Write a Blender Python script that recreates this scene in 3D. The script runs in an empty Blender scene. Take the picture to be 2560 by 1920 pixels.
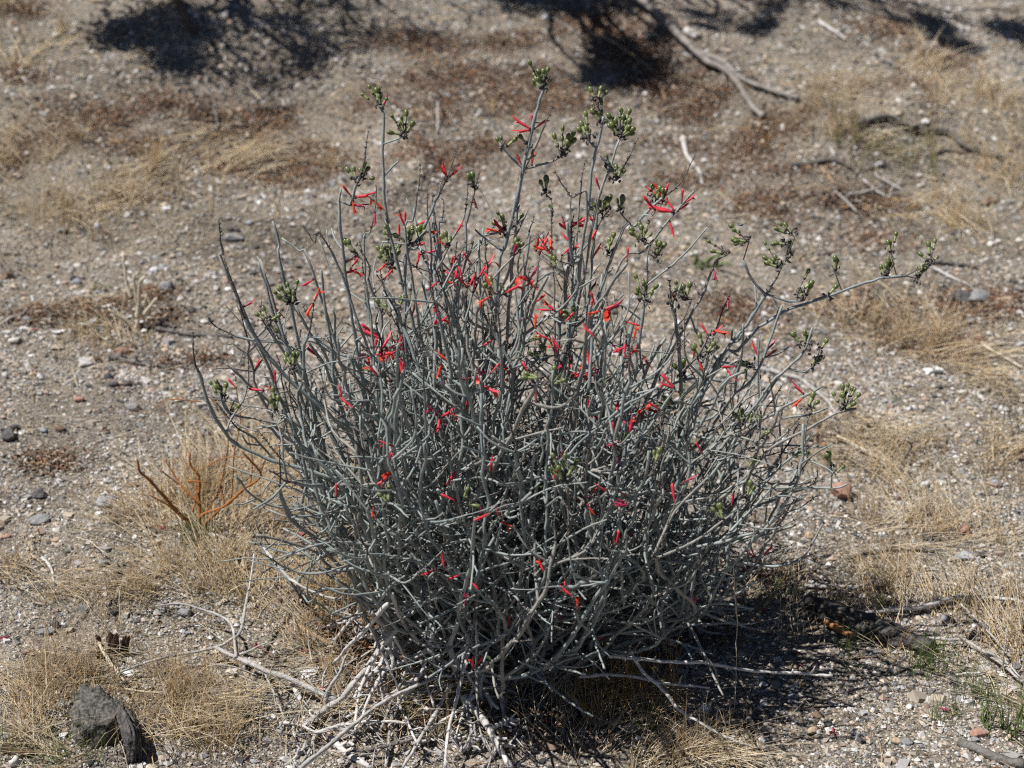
import bpy, math, random
import numpy as np
from mathutils import Vector, Matrix

random.seed(11)
rng = np.random.default_rng(11)
scene = bpy.context.scene
col = scene.collection

# ------------------------------------------------------------------ camera
CAM = np.array([0.0, 0.0, 1.75])
PITCH = math.radians(24.0)
LENS = 60.0
FPX = LENS / 36.0 * 2560.0
cd = bpy.data.cameras.new('camera')
cd.lens = LENS; cd.sensor_width = 36.0; cd.clip_start = 0.05; cd.clip_end = 500.0
cd.dof.use_dof = True; cd.dof.focus_distance = 2.93; cd.dof.aperture_fstop = 3.6
cam = bpy.data.objects.new('camera', cd); col.objects.link(cam)
cam.location = CAM; cam.rotation_euler = (math.radians(90) - PITCH, 0, 0)
scene.camera = cam
AX_F = np.array([0, math.cos(PITCH), -math.sin(PITCH)])
AX_U = np.array([0, math.sin(PITCH), math.cos(PITCH)])
AX_R = np.array([1.0, 0, 0])

# ------------------------------------------------------------------ light
SUN_EL = math.radians(60.0)
SUN_BACK = math.radians(-9.0)         # sun stands to the left, a touch on the viewer's side
SUN = np.array([-math.cos(SUN_EL) * math.cos(SUN_BACK), math.cos(SUN_EL) * math.sin(SUN_BACK), math.sin(SUN_EL)])
world = bpy.data.worlds.new('World'); scene.world = world; world.use_nodes = True
wn = world.node_tree
for n in list(wn.nodes): wn.nodes.remove(n)
sky = wn.nodes.new('ShaderNodeTexSky'); sky.sky_type = 'NISHITA'; sky.sun_disc = False; sky.altitude = 900; sky.air_density = .5; sky.dust_density = .2
sky.sun_elevation = SUN_EL; sky.sun_rotation = math.atan2(SUN[0], SUN[1])
bg = wn.nodes.new('ShaderNodeBackground'); bg.inputs[1].default_value = 0.05
wo = wn.nodes.new('ShaderNodeOutputWorld')
wn.links.new(sky.outputs[0], bg.inputs[0]); wn.links.new(bg.outputs[0], wo.inputs[0])
sl = bpy.data.lights.new('sun', 'SUN'); sl.energy = 5.0; sl.angle = math.radians(0.53); sl.color = (1.0, 0.965, 0.915)
so = bpy.data.objects.new('sun', sl); col.objects.link(so)
so.rotation_euler = Vector(-SUN).to_track_quat('-Z', 'Y').to_euler()
so.location = (-3, 3, 6)
vs = scene.view_settings
vs.view_transform = 'Standard'; vs.look = 'None'; vs.gamma = 1.0; vs.exposure = 0.36; vs.use_curve_mapping = False

scene.cycles.use_denoising = False
scene.cycles.max_bounces = 6; scene.cycles.diffuse_bounces = 2; scene.cycles.glossy_bounces = 2; scene.cycles.transmission_bounces = 3
scene.cycles.filter_width = 1.2

# ------------------------------------------------------------------ noise and ground height
_T = np.random.default_rng(5).random((256, 256))
def vnoise(x, y):
    x = np.asarray(x, float); y = np.asarray(y, float)
    xi = np.floor(x).astype(int); yi = np.floor(y).astype(int)
    fx = x - xi; fy = y - yi
    fx = fx * fx * (3 - 2 * fx); fy = fy * fy * (3 - 2 * fy)
    a = _T[xi & 255, yi & 255]; b = _T[(xi + 1) & 255, yi & 255]
    c = _T[xi & 255, (yi + 1) & 255]; d = _T[(xi + 1) & 255, (yi + 1) & 255]
    return (a * (1 - fx) + b * fx) * (1 - fy) + (c * (1 - fx) + d * fx) * fy
def height(x, y):
    x = np.asarray(x, float); y = np.asarray(y, float)
    slope = np.clip(0.235 - 0.035 * x, 0.12, 0.33)
    t = (y - 3.3) / 0.6
    up = 0.6 * np.where(t > 30, t, np.log1p(np.exp(np.clip(t, -30, 30))))
    bank = slope * 9.0 * np.tanh(up / 9.0)
    n = 0.075 * (vnoise(x * 0.9 + 7, y * 0.9 + 3) - .5) + 0.035 * (vnoise(x * 3.1, y * 3.1) - .5)
    n = n + 0.016 * (vnoise(x * 9, y * 9) - .5) + 0.008 * (vnoise(x * 24, y * 24) - .5)
    cx, cy = x * 1.15 + y * .55, y * .9 - x * .35                      # runoff channels and ledges down the bank
    rid = 1 - 2 * np.abs(vnoise(cx * 1.5 + 3, cy * 1.1 + 21) - .5)
    n = n + np.clip((y - 3.4) / 1.2, 0, 1) * (.10 * (rid ** 3 - .35) + .05 * (vnoise(cx * 3.4 + 31, cy * 3.4) - .5))
    big = 0.5 * (vnoise(x * .12 + 50, y * .12) - .5) * np.clip((np.hypot(x, y - 4) - 6) / 10, 0, 1)
    return bank + n + big + 0.0
def ray(px, py):
    d = AX_F + AX_R * ((px - 1280) / FPX) - AX_U * ((py - 960) / FPX)
    return d
def G(px, py, lift=0.0):
    """point on the ground seen at photo pixel (px, py)"""
    d = ray(px, py); t = 1.5
    for _ in range(600):
        p = CAM + d * t
        dz = p[2] - float(height(p[0], p[1])) - lift
        if dz < 0.0005: break
        t += max(dz * 0.7, 0.0006)
        if t > 30: break
    return CAM + d * t
def P(px, py, Y):
    d = ray(px, py)
    return CAM + d * (Y / d[1])
def proj(p):
    q = np.asarray(p) - CAM
    w = q @ AX_F
    return 1280 + FPX * (q @ AX_R) / w, 960 - FPX * (q @ AX_U) / w, w
# photo coordinates are read off nine enlarged views of it
_O = {'A': (0, 0), 'B': (850, 0), 'C': (1660, 0), 'D': (0, 650), 'E': (850, 650), 'G': (1660, 650), 'H': (0, 1220), 'I': (850, 1220), 'J': (1660, 1220)}
def V(view, x, y):
    if view == 'K': return 700 + x / 3.687, 1500 + y / 3.687
    ox, oy = _O[view]
    return ox + x / 2.37, oy + y / 2.37

# ------------------------------------------------------------------ mesh helpers
class MB:
    def __init__(s): s.v = []; s.f = []; s.m = []; s.n = 0; s.c = []
    def add(s, v, f, mat=0, c=None):
        v = np.asarray(v, float); f = np.asarray(f, int)
        if f.shape[1] == 3: f = np.concatenate([f, -np.ones((len(f), 1), int) - s.n], 1)
        s.v.append(v); s.f.append(f + s.n); s.m.append(np.full(len(f), mat, int)); s.n += len(v)
        if c is not None: s.c.append(np.broadcast_to(np.asarray(c, float), (len(v), 3)))
    def tube(s, pts, rad, n=6, mat=0, cap=True, c=None):
        pts = np.asarray(pts, float); k = len(pts)
        rad = np.broadcast_to(np.asarray(rad, float), (k,)) if np.ndim(rad) < 2 else rad
        if cap:
            pts = np.concatenate([pts, pts[-1:] + (pts[-1:] - pts[-2:-1]) * 0.02]); rad = np.append(rad, rad[-1] * 0.05); k += 1
        t = np.gradient(pts, axis=0); t /= np.linalg.norm(t, axis=1, keepdims=True) + 1e-12
        mt = np.abs(t).mean(0); ref = np.zeros(3); ref[int(np.argmin(mt))] = 1
        a = np.cross(t, ref); a /= np.linalg.norm(a, axis=1, keepdims=True) + 1e-12
        b = np.cross(t, a)
        th = np.arange(n) * 2 * math.pi / n
        ring = pts[:, None, :] + rad[:, None, None] * (np.cos(th)[None, :, None] * a[:, None, :] + np.sin(th)[None, :, None] * b[:, None, :])
        i = np.arange(k - 1)[:, None]; j = np.arange(n)[None, :]
        q = np.stack([i * n + j, i * n + (j + 1) % n, (i + 1) * n + (j + 1) % n, (i + 1) * n + j], -1).reshape(-1, 4)
        s.add(ring.reshape(-1, 3), q[:, ::-1], mat, c)
    def mesh(s, name, mats, smooth=True):
        return mesh_np(name, np.concatenate(s.v), np.concatenate(s.f), mats, np.concatenate(s.m), smooth,
                       np.concatenate(s.c) if s.c else None)
def mesh_np(name, v, f, mats, mi=None, smooth=True, colr=None):
    me = bpy.data.meshes.new(name)
    v = np.ascontiguousarray(v, np.float32)
    me.vertices.add(len(v)); me.vertices.foreach_set('co', v.ravel())
    if f.shape[1] == 4:
        keep = f >= 0
        tot = keep.sum(1); flat = f[keep]
    else:
        tot = np.full(len(f), f.shape[1]); flat = f.ravel()
    me.loops.add(len(flat)); me.loops.foreach_set('vertex_index', flat.astype(np.int32))
    me.polygons.add(len(f))
    st = np.concatenate([[0], np.cumsum(tot)[:-1]])
    me.polygons.foreach_set('loop_start', st.astype(np.int32))
    if mi is not None: me.polygons.foreach_set('material_index', np.asarray(mi, np.int32))
    me.polygons.foreach_set('use_smooth', np.full(len(f), smooth))
    for m in mats: me.materials.append(m)
    if colr is not None:
        at = me.attributes.new('tint', 'FLOAT_COLOR', 'POINT')
        at.data.foreach_set('color', np.concatenate([colr, np.ones((len(colr), 1))], 1).astype(np.float32).ravel())
    me.update(calc_edges=True); me.validate()
    return me
def link(name, me, parent=None, loc=(0, 0, 0)):
    o = bpy.data.objects.new(name, me); col.objects.link(o); o.location = loc
    if parent is not None: o.parent = parent
    return o
def tag(o, label=None, cat=None, group=None, kind=None):
    if label: o['label'] = label
    if cat: o['category'] = cat
    if group: o['group'] = group
    if kind: o['kind'] = kind
    return o
def spline(ctrl, step):
    """Catmull-Rom through control points, resampled"""
    c = np.asarray(ctrl, float)
    if len(c) == 2: c = np.array([c[0], (c[0] * 2 + c[1]) / 3, (c[0] + c[1] * 2) / 3, c[1]])
    p = np.concatenate([[2 * c[0] - c[1]], c, [2 * c[-1] - c[-2]]])
    out = []
    for i in range(1, len(p) - 2):
        L = np.linalg.norm(p[i + 1] - p[i]); k = max(2, int(math.ceil(L / step)))
        t = np.linspace(0, 1, k, endpoint=False)[:, None]
        a, b, d, e = p[i - 1], p[i], p[i + 1], p[i + 2]
        out.append(0.5 * (2 * b + (d - a) * t + (2 * a - 5 * b + 4 * d - e) * t ** 2 + (3 * b - a - 3 * d + e) * t ** 3))
    out.append(c[-1:]); return np.concatenate(out)
def unit(v): return v / (np.linalg.norm(v) + 1e-12)
def perp(t):
    r = rng.normal(size=3); r -= t * (r @ t); return unit(r)

# ------------------------------------------------------------------ materials
def mat(name, base, rough=0.8, spec=0.3, var=None, scale=40.0, bump=0.0, bscale=200.0, stretch=None, tint=False, trans=0.0):
    m = bpy.data.materials.new(name); m.use_nodes = True
    nt = m.node_tree; b = nt.nodes['Principled BSDF']
    b.inputs['Roughness'].default_value = rough; b.inputs['Specular IOR Level'].default_value = spec
    L = nt.links.new
    tc = nt.nodes.new('ShaderNodeTexCoord'); vec = tc.outputs['Object']
    if stretch:
        mp = nt.nodes.new('ShaderNodeMapping'); mp.inputs['Scale'].default_value = stretch
        L(vec, mp.inputs['Vector']); vec = mp.outputs[0]
    if tint:
        at = nt.nodes.new('ShaderNodeAttribute'); at.attribute_name = 'tint'
        src = at.outputs['Color']
    else: src = None
    if var is not None:
        nz = nt.nodes.new('ShaderNodeTexNoise'); nz.inputs['Scale'].default_value = scale; nz.inputs['Detail'].default_value = 5
        nz.inputs['Roughness'].default_value = 0.65
        L(vec, nz.inputs['Vector'])
        rp = nt.nodes.new('ShaderNodeValToRGB'); rp.color_ramp.elements[0].position = .34; rp.color_ramp.elements[1].position = .68
        rp.color_ramp.elements[0].color = (*base, 1); rp.color_ramp.elements[1].color = (*var, 1)
        L(nz.outputs['Fac'], rp.inputs[0])
        if src is not None:
            mx = nt.nodes.new('ShaderNodeMix'); mx.data_type = 'RGBA'; mx.blend_type = 'MULTIPLY'; mx.inputs[0].default_value = 1
            L(src, mx.inputs[6]); L(rp.outputs[0], mx.inputs[7]); src = mx.outputs[2]
        else: src = rp.outputs[0]
    if src is not None: L(src, b.inputs['Base Color'])
    else: b.inputs['Base Color'].default_value = (*base, 1)
    if bump:
        n2 = nt.nodes.new('ShaderNodeTexNoise'); n2.inputs['Scale'].default_value = bscale; n2.inputs['Detail'].default_value = 4
        L(vec, n2.inputs['Vector'])
        bp = nt.nodes.new('ShaderNodeBump'); bp.inputs['Strength'].default_value = bump; bp.inputs['Distance'].default_value = 0.004
        L(n2.outputs['Fac'], bp.inputs['Height']); L(bp.outputs[0], b.inputs['Normal'])
    if trans:
        tr = nt.nodes.new('ShaderNodeBsdfTranslucent'); ms = nt.nodes.new('ShaderNodeMixShader'); ms.inputs[0].default_value = trans
        if src is not None: L(src, tr.inputs['Color'])
        else: tr.inputs['Color'].default_value = (*base, 1)
        out = nt.nodes['Material Output']
        L(b.outputs[0], ms.inputs[1]); L(tr.outputs[0], ms.inputs[2]); L(ms.outputs[0], out.inputs['Surface'])
    return m
M = {}
M['stem_a'] = mat('stem_grey_green', (.225, .255, .24), .5, .4, (.33, .36, .342), 60, .25, 500)
M['stem_b'] = mat('stem_blue_grey', (.20, .235, .232), .5, .4, (.30, .335, .33), 50, .25, 500)
M['stem_c'] = mat('stem_weathered', (.21, .205, .185), .65, .3, (.35, .34, .315), 70, .4, 500)
M['raceme'] = mat('dry_flower_spike', (.075, .068, .062), .8, .25, (.19, .175, .16), 180, .4, 900)
M['bract'] = mat('dark_calyx', (.022, .018, .018), .7, .3, (.07, .055, .05), 200)
M['red'] = mat('red_petal', (.60, .022, .05), .45, .4, (.80, .07, .10), 90, trans=.22)
M['crimson'] = mat('crimson_petal', (.28, .012, .05), .5, .35, (.48, .04, .10), 90, trans=.2)
M['orange'] = mat('orange_lip', (.70, .04, .022), .45, .35, (.80, .09, .03), 90, trans=.22)
M['maroon'] = mat('withered_petal', (.06, .008, .02), .7, .2, (.14, .02, .05), 150, trans=.1)
M['pod_bulb'] = mat('pod_olive', (.075, .10, .032), .3, .5, (.16, .19, .07), 160)
M['pod_neck'] = mat('pod_pale_green', (.22, .265, .105), .45, .4, (.36, .41, .20), 120)
M['leaf'] = mat('small_green_leaf', (.035, .055, .02), .5, .4, (.08, .11, .05), 80, trans=.15)
M['dead'] = mat('weathered_dead_wood', (.27, .258, .24), .85, .2, (.54, .52, .50), 35, .9, 140, (1, 1, 1))
M['dead_mid'] = mat('grey_brown_limb', (.15, .135, .12), .9, .2, (.34, .31, .285), 30, .9, 120)
M['dead_pale'] = mat('bleached_dead_wood', (.44, .42, .40), .85, .2, (.68, .655, .63), 45, .7, 200)
M['dead_dark'] = mat('dark_grey_dead_wood', (.075, .07, .065), .9, .2, (.22, .205, .19), 45, 1.0, 160)
M['wood_tan'] = mat('split_tan_wood', (.30, .20, .12), .85, .2, (.46, .34, .23), 60, .8, 150)
M['char'] = mat('charred_wood', (.010, .0095, .0095), .7, .35, (.12, .11, .10), 60, 1.2, 130)
M['char_wood'] = mat('burnt_orange_wood', (.33, .14, .05), .8, .2, (.45, .24, .11), 60, .8, 150)
M['brown_wood'] = mat('dark_brown_wood', (.045, .024, .016), .7, .3, (.11, .065, .045), 70, .9, 200)
M['rust_stem'] = mat('rust_brown_stem', (.30, .115, .035), .75, .25, (.42, .18, .06), 60, .5, 300)
M['cream'] = mat('cream_dead_stem', (.50, .42, .29), .85, .2, (.66, .60, .50), 60, .6, 300)
M['bark'] = mat('fibrous_grey_bark', (.03, .028, .027), .95, .15, (.16, .15, .142), 130, 1.5, 260, (1.0, .35, 1.0))
M['lichen'] = mat('crumbling_grey_wood', (.03, .028, .026), .95, .15, (.20, .19, .175), 110, 1.6, 140)
M['pebble'] = mat('gravel_stone', (.78, .78, .78), .85, .25, (1.05, 1.05, 1.05), 350, tint=True)
M['straw'] = mat('dry_grass_blade', (.85, .85, .85), .75, .25, (1.1, 1.1, 1.1), 60, tint=True, trans=.25)
M['litter'] = mat('rust_leaf_litter', (.8, .8, .8), .85, .2, (1.1, 1.1, 1.1), 200, tint=True)
M['grass'] = mat('green_grass_blade', (.12, .18, .045), .5, .4, (.22, .29, .09), 40, trans=.3)
M['shrub_leaf'] = mat('dark_shrub_leaf', (.05, .06, .03), .6, .3, (.10, .11, .06), 30, trans=.2)
M['shrub_bark'] = mat('shrub_bark', (.05, .04, .035), .9, .2, (.13, .11, .10), 40, 1, 120)
for k, (a, b) in {'grey': ((.16, .16, .165), (.34, .34, .34)), 'dark': ((.045, .044, .045), (.15, .145, .14)), 'pale': ((.48, .45, .40), (.68, .65, .60)),
                  'white': ((.66, .66, .67), (.82, .82, .82)), 'tan': ((.34, .25, .17), (.52, .41, .30)), 'pink': ((.30, .165, .125), (.45, .28, .22)),
                  'blue': ((.20, .215, .24), (.42, .44, .47)), 'brown': ((.13, .085, .06), (.25, .18, .135))}.items():
    M['rock_' + k] = mat('rock_' + k, a, .85, .3, b, 70, .8, 160)

# ------------------------------------------------------------------ where the ground carries dry grass, rust litter, green shoots
DRY = '''A 300 1230 170 60|A 650 1180 220 80|A 780 1120 120 90|A 500 1280 200 40|A 1550 920 150 60|A 1130 830 100 60|A 380 850 140 70|A 60 950 120 110
A 100 350 130 70|A 60 50 110 60|A 370 230 50 40|A 1350 1000 140 70|A 900 1000 160 70|A 1950 950 80 40|C 1980 600 150 110|C 1250 850 150 70|C 2000 1000 130 120|C 1400 1250 180 60|C 850 650 200 60
C 1050 720 110 60|C 1800 1330 120 80|C 1550 450 150 70|C 1000 550 150 60|D 650 450 190 55|D 450 250 120 50|D 1250 1350 250 110|D 1500 1150 200 130|D 1000 1550 260 70
D 1700 1350 200 130|D 1600 1550 250 90|E 100 1450 150 130|G 1050 330 120 60|G 1450 400 150 90|G 1200 1020 200 80|G 2030 1150 130 140|G 1330 1200 120 90
G 1400 1350 60 70|G 1750 600 250 90|G 2050 800 100 90|G 950 1200 150 60|H 380 1100 190 120|H 650 1000 100 90|H 1150 1200 250 130|H 1000 1350 220 90|H 1300 450 250 130|H 1500 600 250 60
H 700 560 300 90|H 150 1400 200 130|H 80 480 130 70|H 1700 600 200 90|H 1900 900 200 130|H 1250 1500 260 100|H 330 1600 180 60|H 1150 150 260 90
I 1700 1200 170 120|I 200 300 150 130|I 300 1300 320 200|I 1100 1300 200 130|I 100 600 150 100|I 1500 1500 250 90|I 2000 1620 200 50|I 900 1000 300 90
J 150 1580 200 70|J 550 650 220 60|J 900 850 220 60|J 1350 500 60 150|J 1250 650 120 50|J 2000 900 150 130|J 1350 950 60 50|J 2050 1250 90 80|J 1600 250 300 90|J 1700 700 250 60'''
RUST = '''B 1500 150 200 70|B 1800 330 220 70|B 2000 520 200 70|C 350 560 180 60|C 500 900 200 60|C 800 1000 200 60|C 950 1180 200 60|C 1200 1420 220 60|B 1300 600 250 60|C 100 850 220 60|A 1050 650 260 90|A 500 720 260 80|A 1350 720 220 90|A 300 780 220 80|A 800 850 260 70|A 1000 1130 90 60|A 120 900 130 110|A 1600 700 150 70|A 1700 1000 300 100|A 150 430 160 60|A 120 60 120 50
B 650 650 260 80|B 450 250 190 60|B 750 500 320 90|B 150 620 150 70|B 1100 450 220 90|B 1900 450 220 80|B 1650 300 220 90|B 600 950 220 60|B 1800 120 200 60|B 1000 250 200 60|B 950 850 200 60
C 750 720 150 80|C 150 650 220 80|C 1250 1200 170 70|C 550 780 110 80|C 1250 150 220 60|C 200 1050 200 60|C 600 1250 200 70|C 1700 350 200 60|C 1400 480 200 50
D 500 300 270 70|D 950 330 130 55|D 200 330 150 60|D 1100 600 260 55|D 300 1200 150 60|D 900 200 150 50|G 1250 300 250 80|G 950 1050 120 40|G 1600 500 250 80|G 1900 250 250 90|G 400 300 200 80
H 1750 650 200 90|H 1950 750 180 90|H 1900 400 200 120|I 600 1000 400 150|I 1300 1350 250 120|I 300 1000 250 150|J 200 850 200 70|J 600 500 200 70|I 1700 900 300 100'''
GREEN = '''H 330 1620 200 45 .55|H 480 1520 80 40 .6|J 2030 1400 50 30 .5|J 1590 1060 60 50 1.2|J 1110 1010 25 30 .5|J 1870 1230 50 40 .8|J 650 620 80 40 .5|H 1180 300 60 25 1|I 470 1400 150 70 .4|J 1650 1370 25 25 .4|C 250 1560 25 20 .3|I 1900 1400 60 40 .6'''
def patches(txt):
    out = []
    for ln in txt.replace('\n', '|').split('|'):
        a = ln.split(); v = a[0]; x, y, rx, ry = map(float, a[1:5]); w = float(a[5]) if len(a) > 5 else 1.0
        px, py = V(v, x, y); c = G(px, py); d = np.linalg.norm(c - CAM) / FPX
        e = G(px, py + ry / 2.37)
        out.append((c[0], c[1], rx / 2.37 * d, max(abs(e[1] - c[1]), .02), w))
    return np.array(out)
dry, rust, green = patches(DRY), patches(RUST), patches(GREEN)
def density(pt, x, y):
    s = np.zeros(np.shape(x))
    for cx, cy, rx, ry, w in pt:
        q = ((x - cx) / rx) ** 2 + ((y - cy) / ry) ** 2
        s = s + np.exp(-q * 0.9)
    return np.clip(s, 0, 1)

# ------------------------------------------------------------------ ground sheet
def axis(lo, hi, step, far):
    core = np.arange(lo, hi + step * .5, step); a = [core]
    s = step; p = hi; up = []
    while p < far: s *= 1.25; p += s; up.append(p)
    s = step; p = lo; dn = []
    while p > -far: s *= 1.25; p -= s; dn.append(p)
    return np.concatenate([dn[::-1], core, up])
gx = axis(-2.9, 2.9, .027, 160); gy = axis(1.7, 7.4, .027, 160)
X, Y = np.meshgrid(gx, gy, indexing='ij')
Z = height(X, Y)
nx, ny = X.shape
i, j = np.meshgrid(np.arange(nx - 1), np.arange(ny - 1), indexing='ij')
q = np.stack([i * ny + j, (i + 1) * ny + j, (i + 1) * ny + j + 1, i * ny + j + 1], -1).reshape(-1, 4)
gm = bpy.data.materials.new('desert_soil'); gm.use_nodes = True
nt = gm.node_tree; bs = nt.nodes['Principled BSDF']; bs.inputs['Roughness'].default_value = .95; bs.inputs['Specular IOR Level'].default_value = .15
L = nt.links.new
tc = nt.nodes.new('ShaderNodeTexCoord')
def noise(sc, det=4, r=.6):
    n = nt.nodes.new('ShaderNodeTexNoise'); n.inputs['Scale'].default_value = sc; n.inputs['Detail'].default_value = det; n.inputs['Roughness'].default_value = r
    L(tc.outputs['Object'], n.inputs['Vector']); return n.outputs['Fac']
def ramp(src, els):
    r = nt.nodes.new('ShaderNodeValToRGB'); e = r.color_ramp.elements
    while len(e) < len(els): e.new(.5)
    for k, (p, c) in enumerate(els): e[k].position = p; e[k].color = (*c, 1)
    L(src, r.inputs[0]); return r.outputs[0]
def mixc(f, a, b, mode='MIX'):
    m = nt.nodes.new('ShaderNodeMix'); m.data_type = 'RGBA'; m.blend_type = mode
    if isinstance(f, float): m.inputs[0].default_value = f
    else: L(f, m.inputs[0])
    L(a, m.inputs[6]); L(b, m.inputs[7]); return m.outputs[2]
sand = ramp(noise(2.6, 5), [(.3, (.165, .148, .125)), (.5, (.262, .24, .207)), (.7, (.37, .343, .303))])
vo = nt.nodes.new('ShaderNodeTexVoronoi'); vo.inputs['Scale'].default_value = 260
L(tc.outputs['Object'], vo.inputs['Vector'])
sep = nt.nodes.new('ShaderNodeSeparateColor'); L(vo.outputs['Color'], sep.inputs[0])
grains = ramp(sep.outputs[0], [(0, (.18, .17, .165)), (.3, (.68, .62, .57)), (.6, (1.0, .93, .84)), (.82, (1.15, 1.08, 1.0)), (.97, (1.7, 1.65, 1.6))])
base = mixc(.85, sand, grains, 'MULTIPLY')
at = nt.nodes.new('ShaderNodeAttribute'); at.attribute_name = 'tint'
sp2 = nt.nodes.new('ShaderNodeSeparateColor'); L(at.outputs['Color'], sp2.inputs[0])
lit = ramp(noise(60, 5), [(.3, (.062, .040, .030)), (.55, (.14, .095, .07)), (.75, (.25, .195, .155))])
mf = nt.nodes.new('ShaderNodeMath'); mf.operation = 'MULTIPLY'; mf.use_clamp = True
nf = nt.nodes.new('ShaderNodeMapRange'); nf.inputs[1].default_value = .30; nf.inputs[2].default_value = .52
L(noise(14, 5), nf.inputs[0]); L(sp2.outputs[0], mf.inputs[0]); L(nf.outputs[0], mf.inputs[1])
base = mixc(mf.outputs[0], base, lit)
strw = ramp(noise(90, 5), [(.3, (.14, .105, .07)), (.6, (.29, .23, .155))])
mf2 = nt.nodes.new('ShaderNodeMath'); mf2.operation = 'MULTIPLY'; mf2.use_clamp = True; mf2.inputs[1].default_value = .6
L(sp2.outputs[1], mf2.inputs[0]); base = mixc(mf2.outputs[0], base, strw)
L(base, bs.inputs['Base Color'])
bp = nt.nodes.new('ShaderNodeBump'); bp.inputs['Strength'].default_value = .8; bp.inputs['Distance'].default_value = .004
L(vo.outputs['Distance'], bp.inputs['Height'])
bp2 = nt.nodes.new('ShaderNodeBump'); bp2.inputs['Strength'].default_value = .8; bp2.inputs['Distance'].default_value = .012
L(noise(45, 6, .7), bp2.inputs['Height']); L(bp.outputs[0], bp2.inputs['Normal']); L(bp2.outputs[0], bs.inputs['Normal'])
tint = np.stack([density(rust, X, Y), density(dry, X, Y), X * 0], -1).reshape(-1, 3)
ground = link('ground', mesh_np('ground', np.stack([X, Y, Z], -1).reshape(-1, 3), q, [gm], None, True, tint))
tag(ground, 'sandy gravel desert ground rising to a bank behind the shrub', 'ground', kind='structure')

# ------------------------------------------------------------------ loose gravel
def field(n, y0, y1, margin=.45):
    """ground points spread over the wedge the photograph shows and a margin round it"""
    out = []
    while sum(map(len, out)) < n:
        y = rng.uniform(y0, y1, n); hw = (y * 0.92 + .55) * .30 * 1.02 + margin
        x = rng.uniform(-2.9, 2.9, n); k = np.abs(x) < hw
        out.append(np.stack([x[k], y[k]], 1))
    return np.concatenate(out)[:n]
OCT_V = np.array([[1, 0, 0], [-1, 0, 0], [0, 1, 0], [0, -1, 0], [0, 0, 1], [0, 0, -1]], float)
OCT_F = np.array([[0, 2, 4], [2, 1, 4], [1, 3, 4], [3, 0, 4], [2, 0, 5], [1, 2, 5], [3, 1, 5], [0, 3, 5]])
CUB_V = np.array([[a, b, c] for a in (-.7, .7) for b in (-.7, .7) for c in (-.7, .7)], float)
CUB_F = np.array([[0, 1, 3, 2], [4, 6, 7, 5], [0, 4, 5, 1], [2, 3, 7, 6], [0, 2, 6, 4], [1, 5, 7, 3]])
PCOL = np.array([[.64, .62, .595], [.46, .445, .43], [.30, .298, .30], [.50, .43, .35], [.56, .47, .385], [.42, .31, .255], [.10, .098, .096], [.42, .36, .295], [.80, .79, .78]])
PW = np.array([.15, .18, .13, .16, .10, .06, .09, .09, .04])
def gravel(xy, size, base_v, base_f, sink=.25, tone=1.0):
    n = len(xy); k = len(base_v)
    v = base_v[None] * (1 + rng.uniform(-.32, .32, (n, k, 3)))
    sc = size[:, None, None] * np.stack([rng.uniform(.8, 1.25, n), rng.uniform(.65, 1.1, n), rng.uniform(.45, .85, n)], -1)[:, None, :]
    v = v * sc
    a = rng.uniform(0, 6.283, n); tl = rng.uniform(-.5, .5, n)
    ct, st = np.cos(tl)[:, None], np.sin(tl)[:, None]
    x1, z1 = v[..., 0] * ct - v[..., 2] * st, v[..., 0] * st + v[..., 2] * ct
    c, s = np.cos(a)[:, None], np.sin(a)[:, None]
    x2, y2 = x1 * c - v[..., 1] * s, x1 * s + v[..., 1] * c
    z0 = height(xy[:, 0], xy[:, 1]) + size * (.45 - sink)
    w = np.stack([x2 + xy[:, :1], y2 + xy[:, 1:], z1 + z0[:, None]], -1)
    f = base_f[None] + (np.arange(n) * k)[:, None, None]
    cc = PCOL[rng.choice(len(PCOL), n, p=PW)] * rng.uniform(.72, 1.12, (n, 1)) * tone
    return w.reshape(-1, 3), f.reshape(-1, base_f.shape[1]), np.repeat(cc, k, 0)
def sizes(n, lo, hi, pw): return lo * (1 - rng.random(n) * (1 - (lo / hi) ** pw)) ** (-1 / pw)
def thin(xy, amt, pt):
    return xy[rng.random(len(xy)) > amt * density(pt, xy[:, 0], xy[:, 1])]
lumps = lambda xy, sc, lo, hi: np.clip((vnoise(xy[:, 0] * sc, xy[:, 1] * sc) - lo) / (hi - lo), 0, 1)
def clump(xy, sc=5.0, floor=.3):
    return xy[rng.random(len(xy)) < floor + (1 - floor) * lumps(xy, sc, .3, .65)]
RUST2 = np.concatenate([rust, rust[:20]])
xa = clump(thin(thin(field(205000, 2.05, 3.8), .45, dry), .35, rust), 5, .38)
ga = gravel(xa, sizes(len(xa), .0017, .0090, 2.3), OCT_V, OCT_F)
xb = clump(thin(thin(field(105000, 3.5, 6.6, .5), .4, dry), .35, rust), 4, .55)
gb = gravel(xb, sizes(len(xb), .003, .0135, 2.3), OCT_V, OCT_F, tone=np.array([1.0, .985, .965]))
link('gravel', mesh_np('gravel', np.concatenate([ga[0], gb[0]]), np.concatenate([ga[1], gb[1] + len(ga[0])]), [M['pebble']], None, False, np.concatenate([ga[2], gb[2]])))
tag(bpy.data.objects['gravel'], 'loose pale sandy gravel strewn over the desert ground', 'gravel', kind='stuff')
xc = clump(thin(field(6500, 2.05, 6.8, .5), .4, dry), 4, .3)
gc = gravel(xc, sizes(len(xc), .006, .016, 3.4), CUB_V, CUB_F, .38, tone=.85)
link('small_stones', mesh_np('small_stones', gc[0], gc[1], [M['pebble']], None, False, gc[2]))
tag(bpy.data.objects['small_stones'], 'scatter of thumbnail-sized stones among the gravel', 'stones', kind='stuff')

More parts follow.
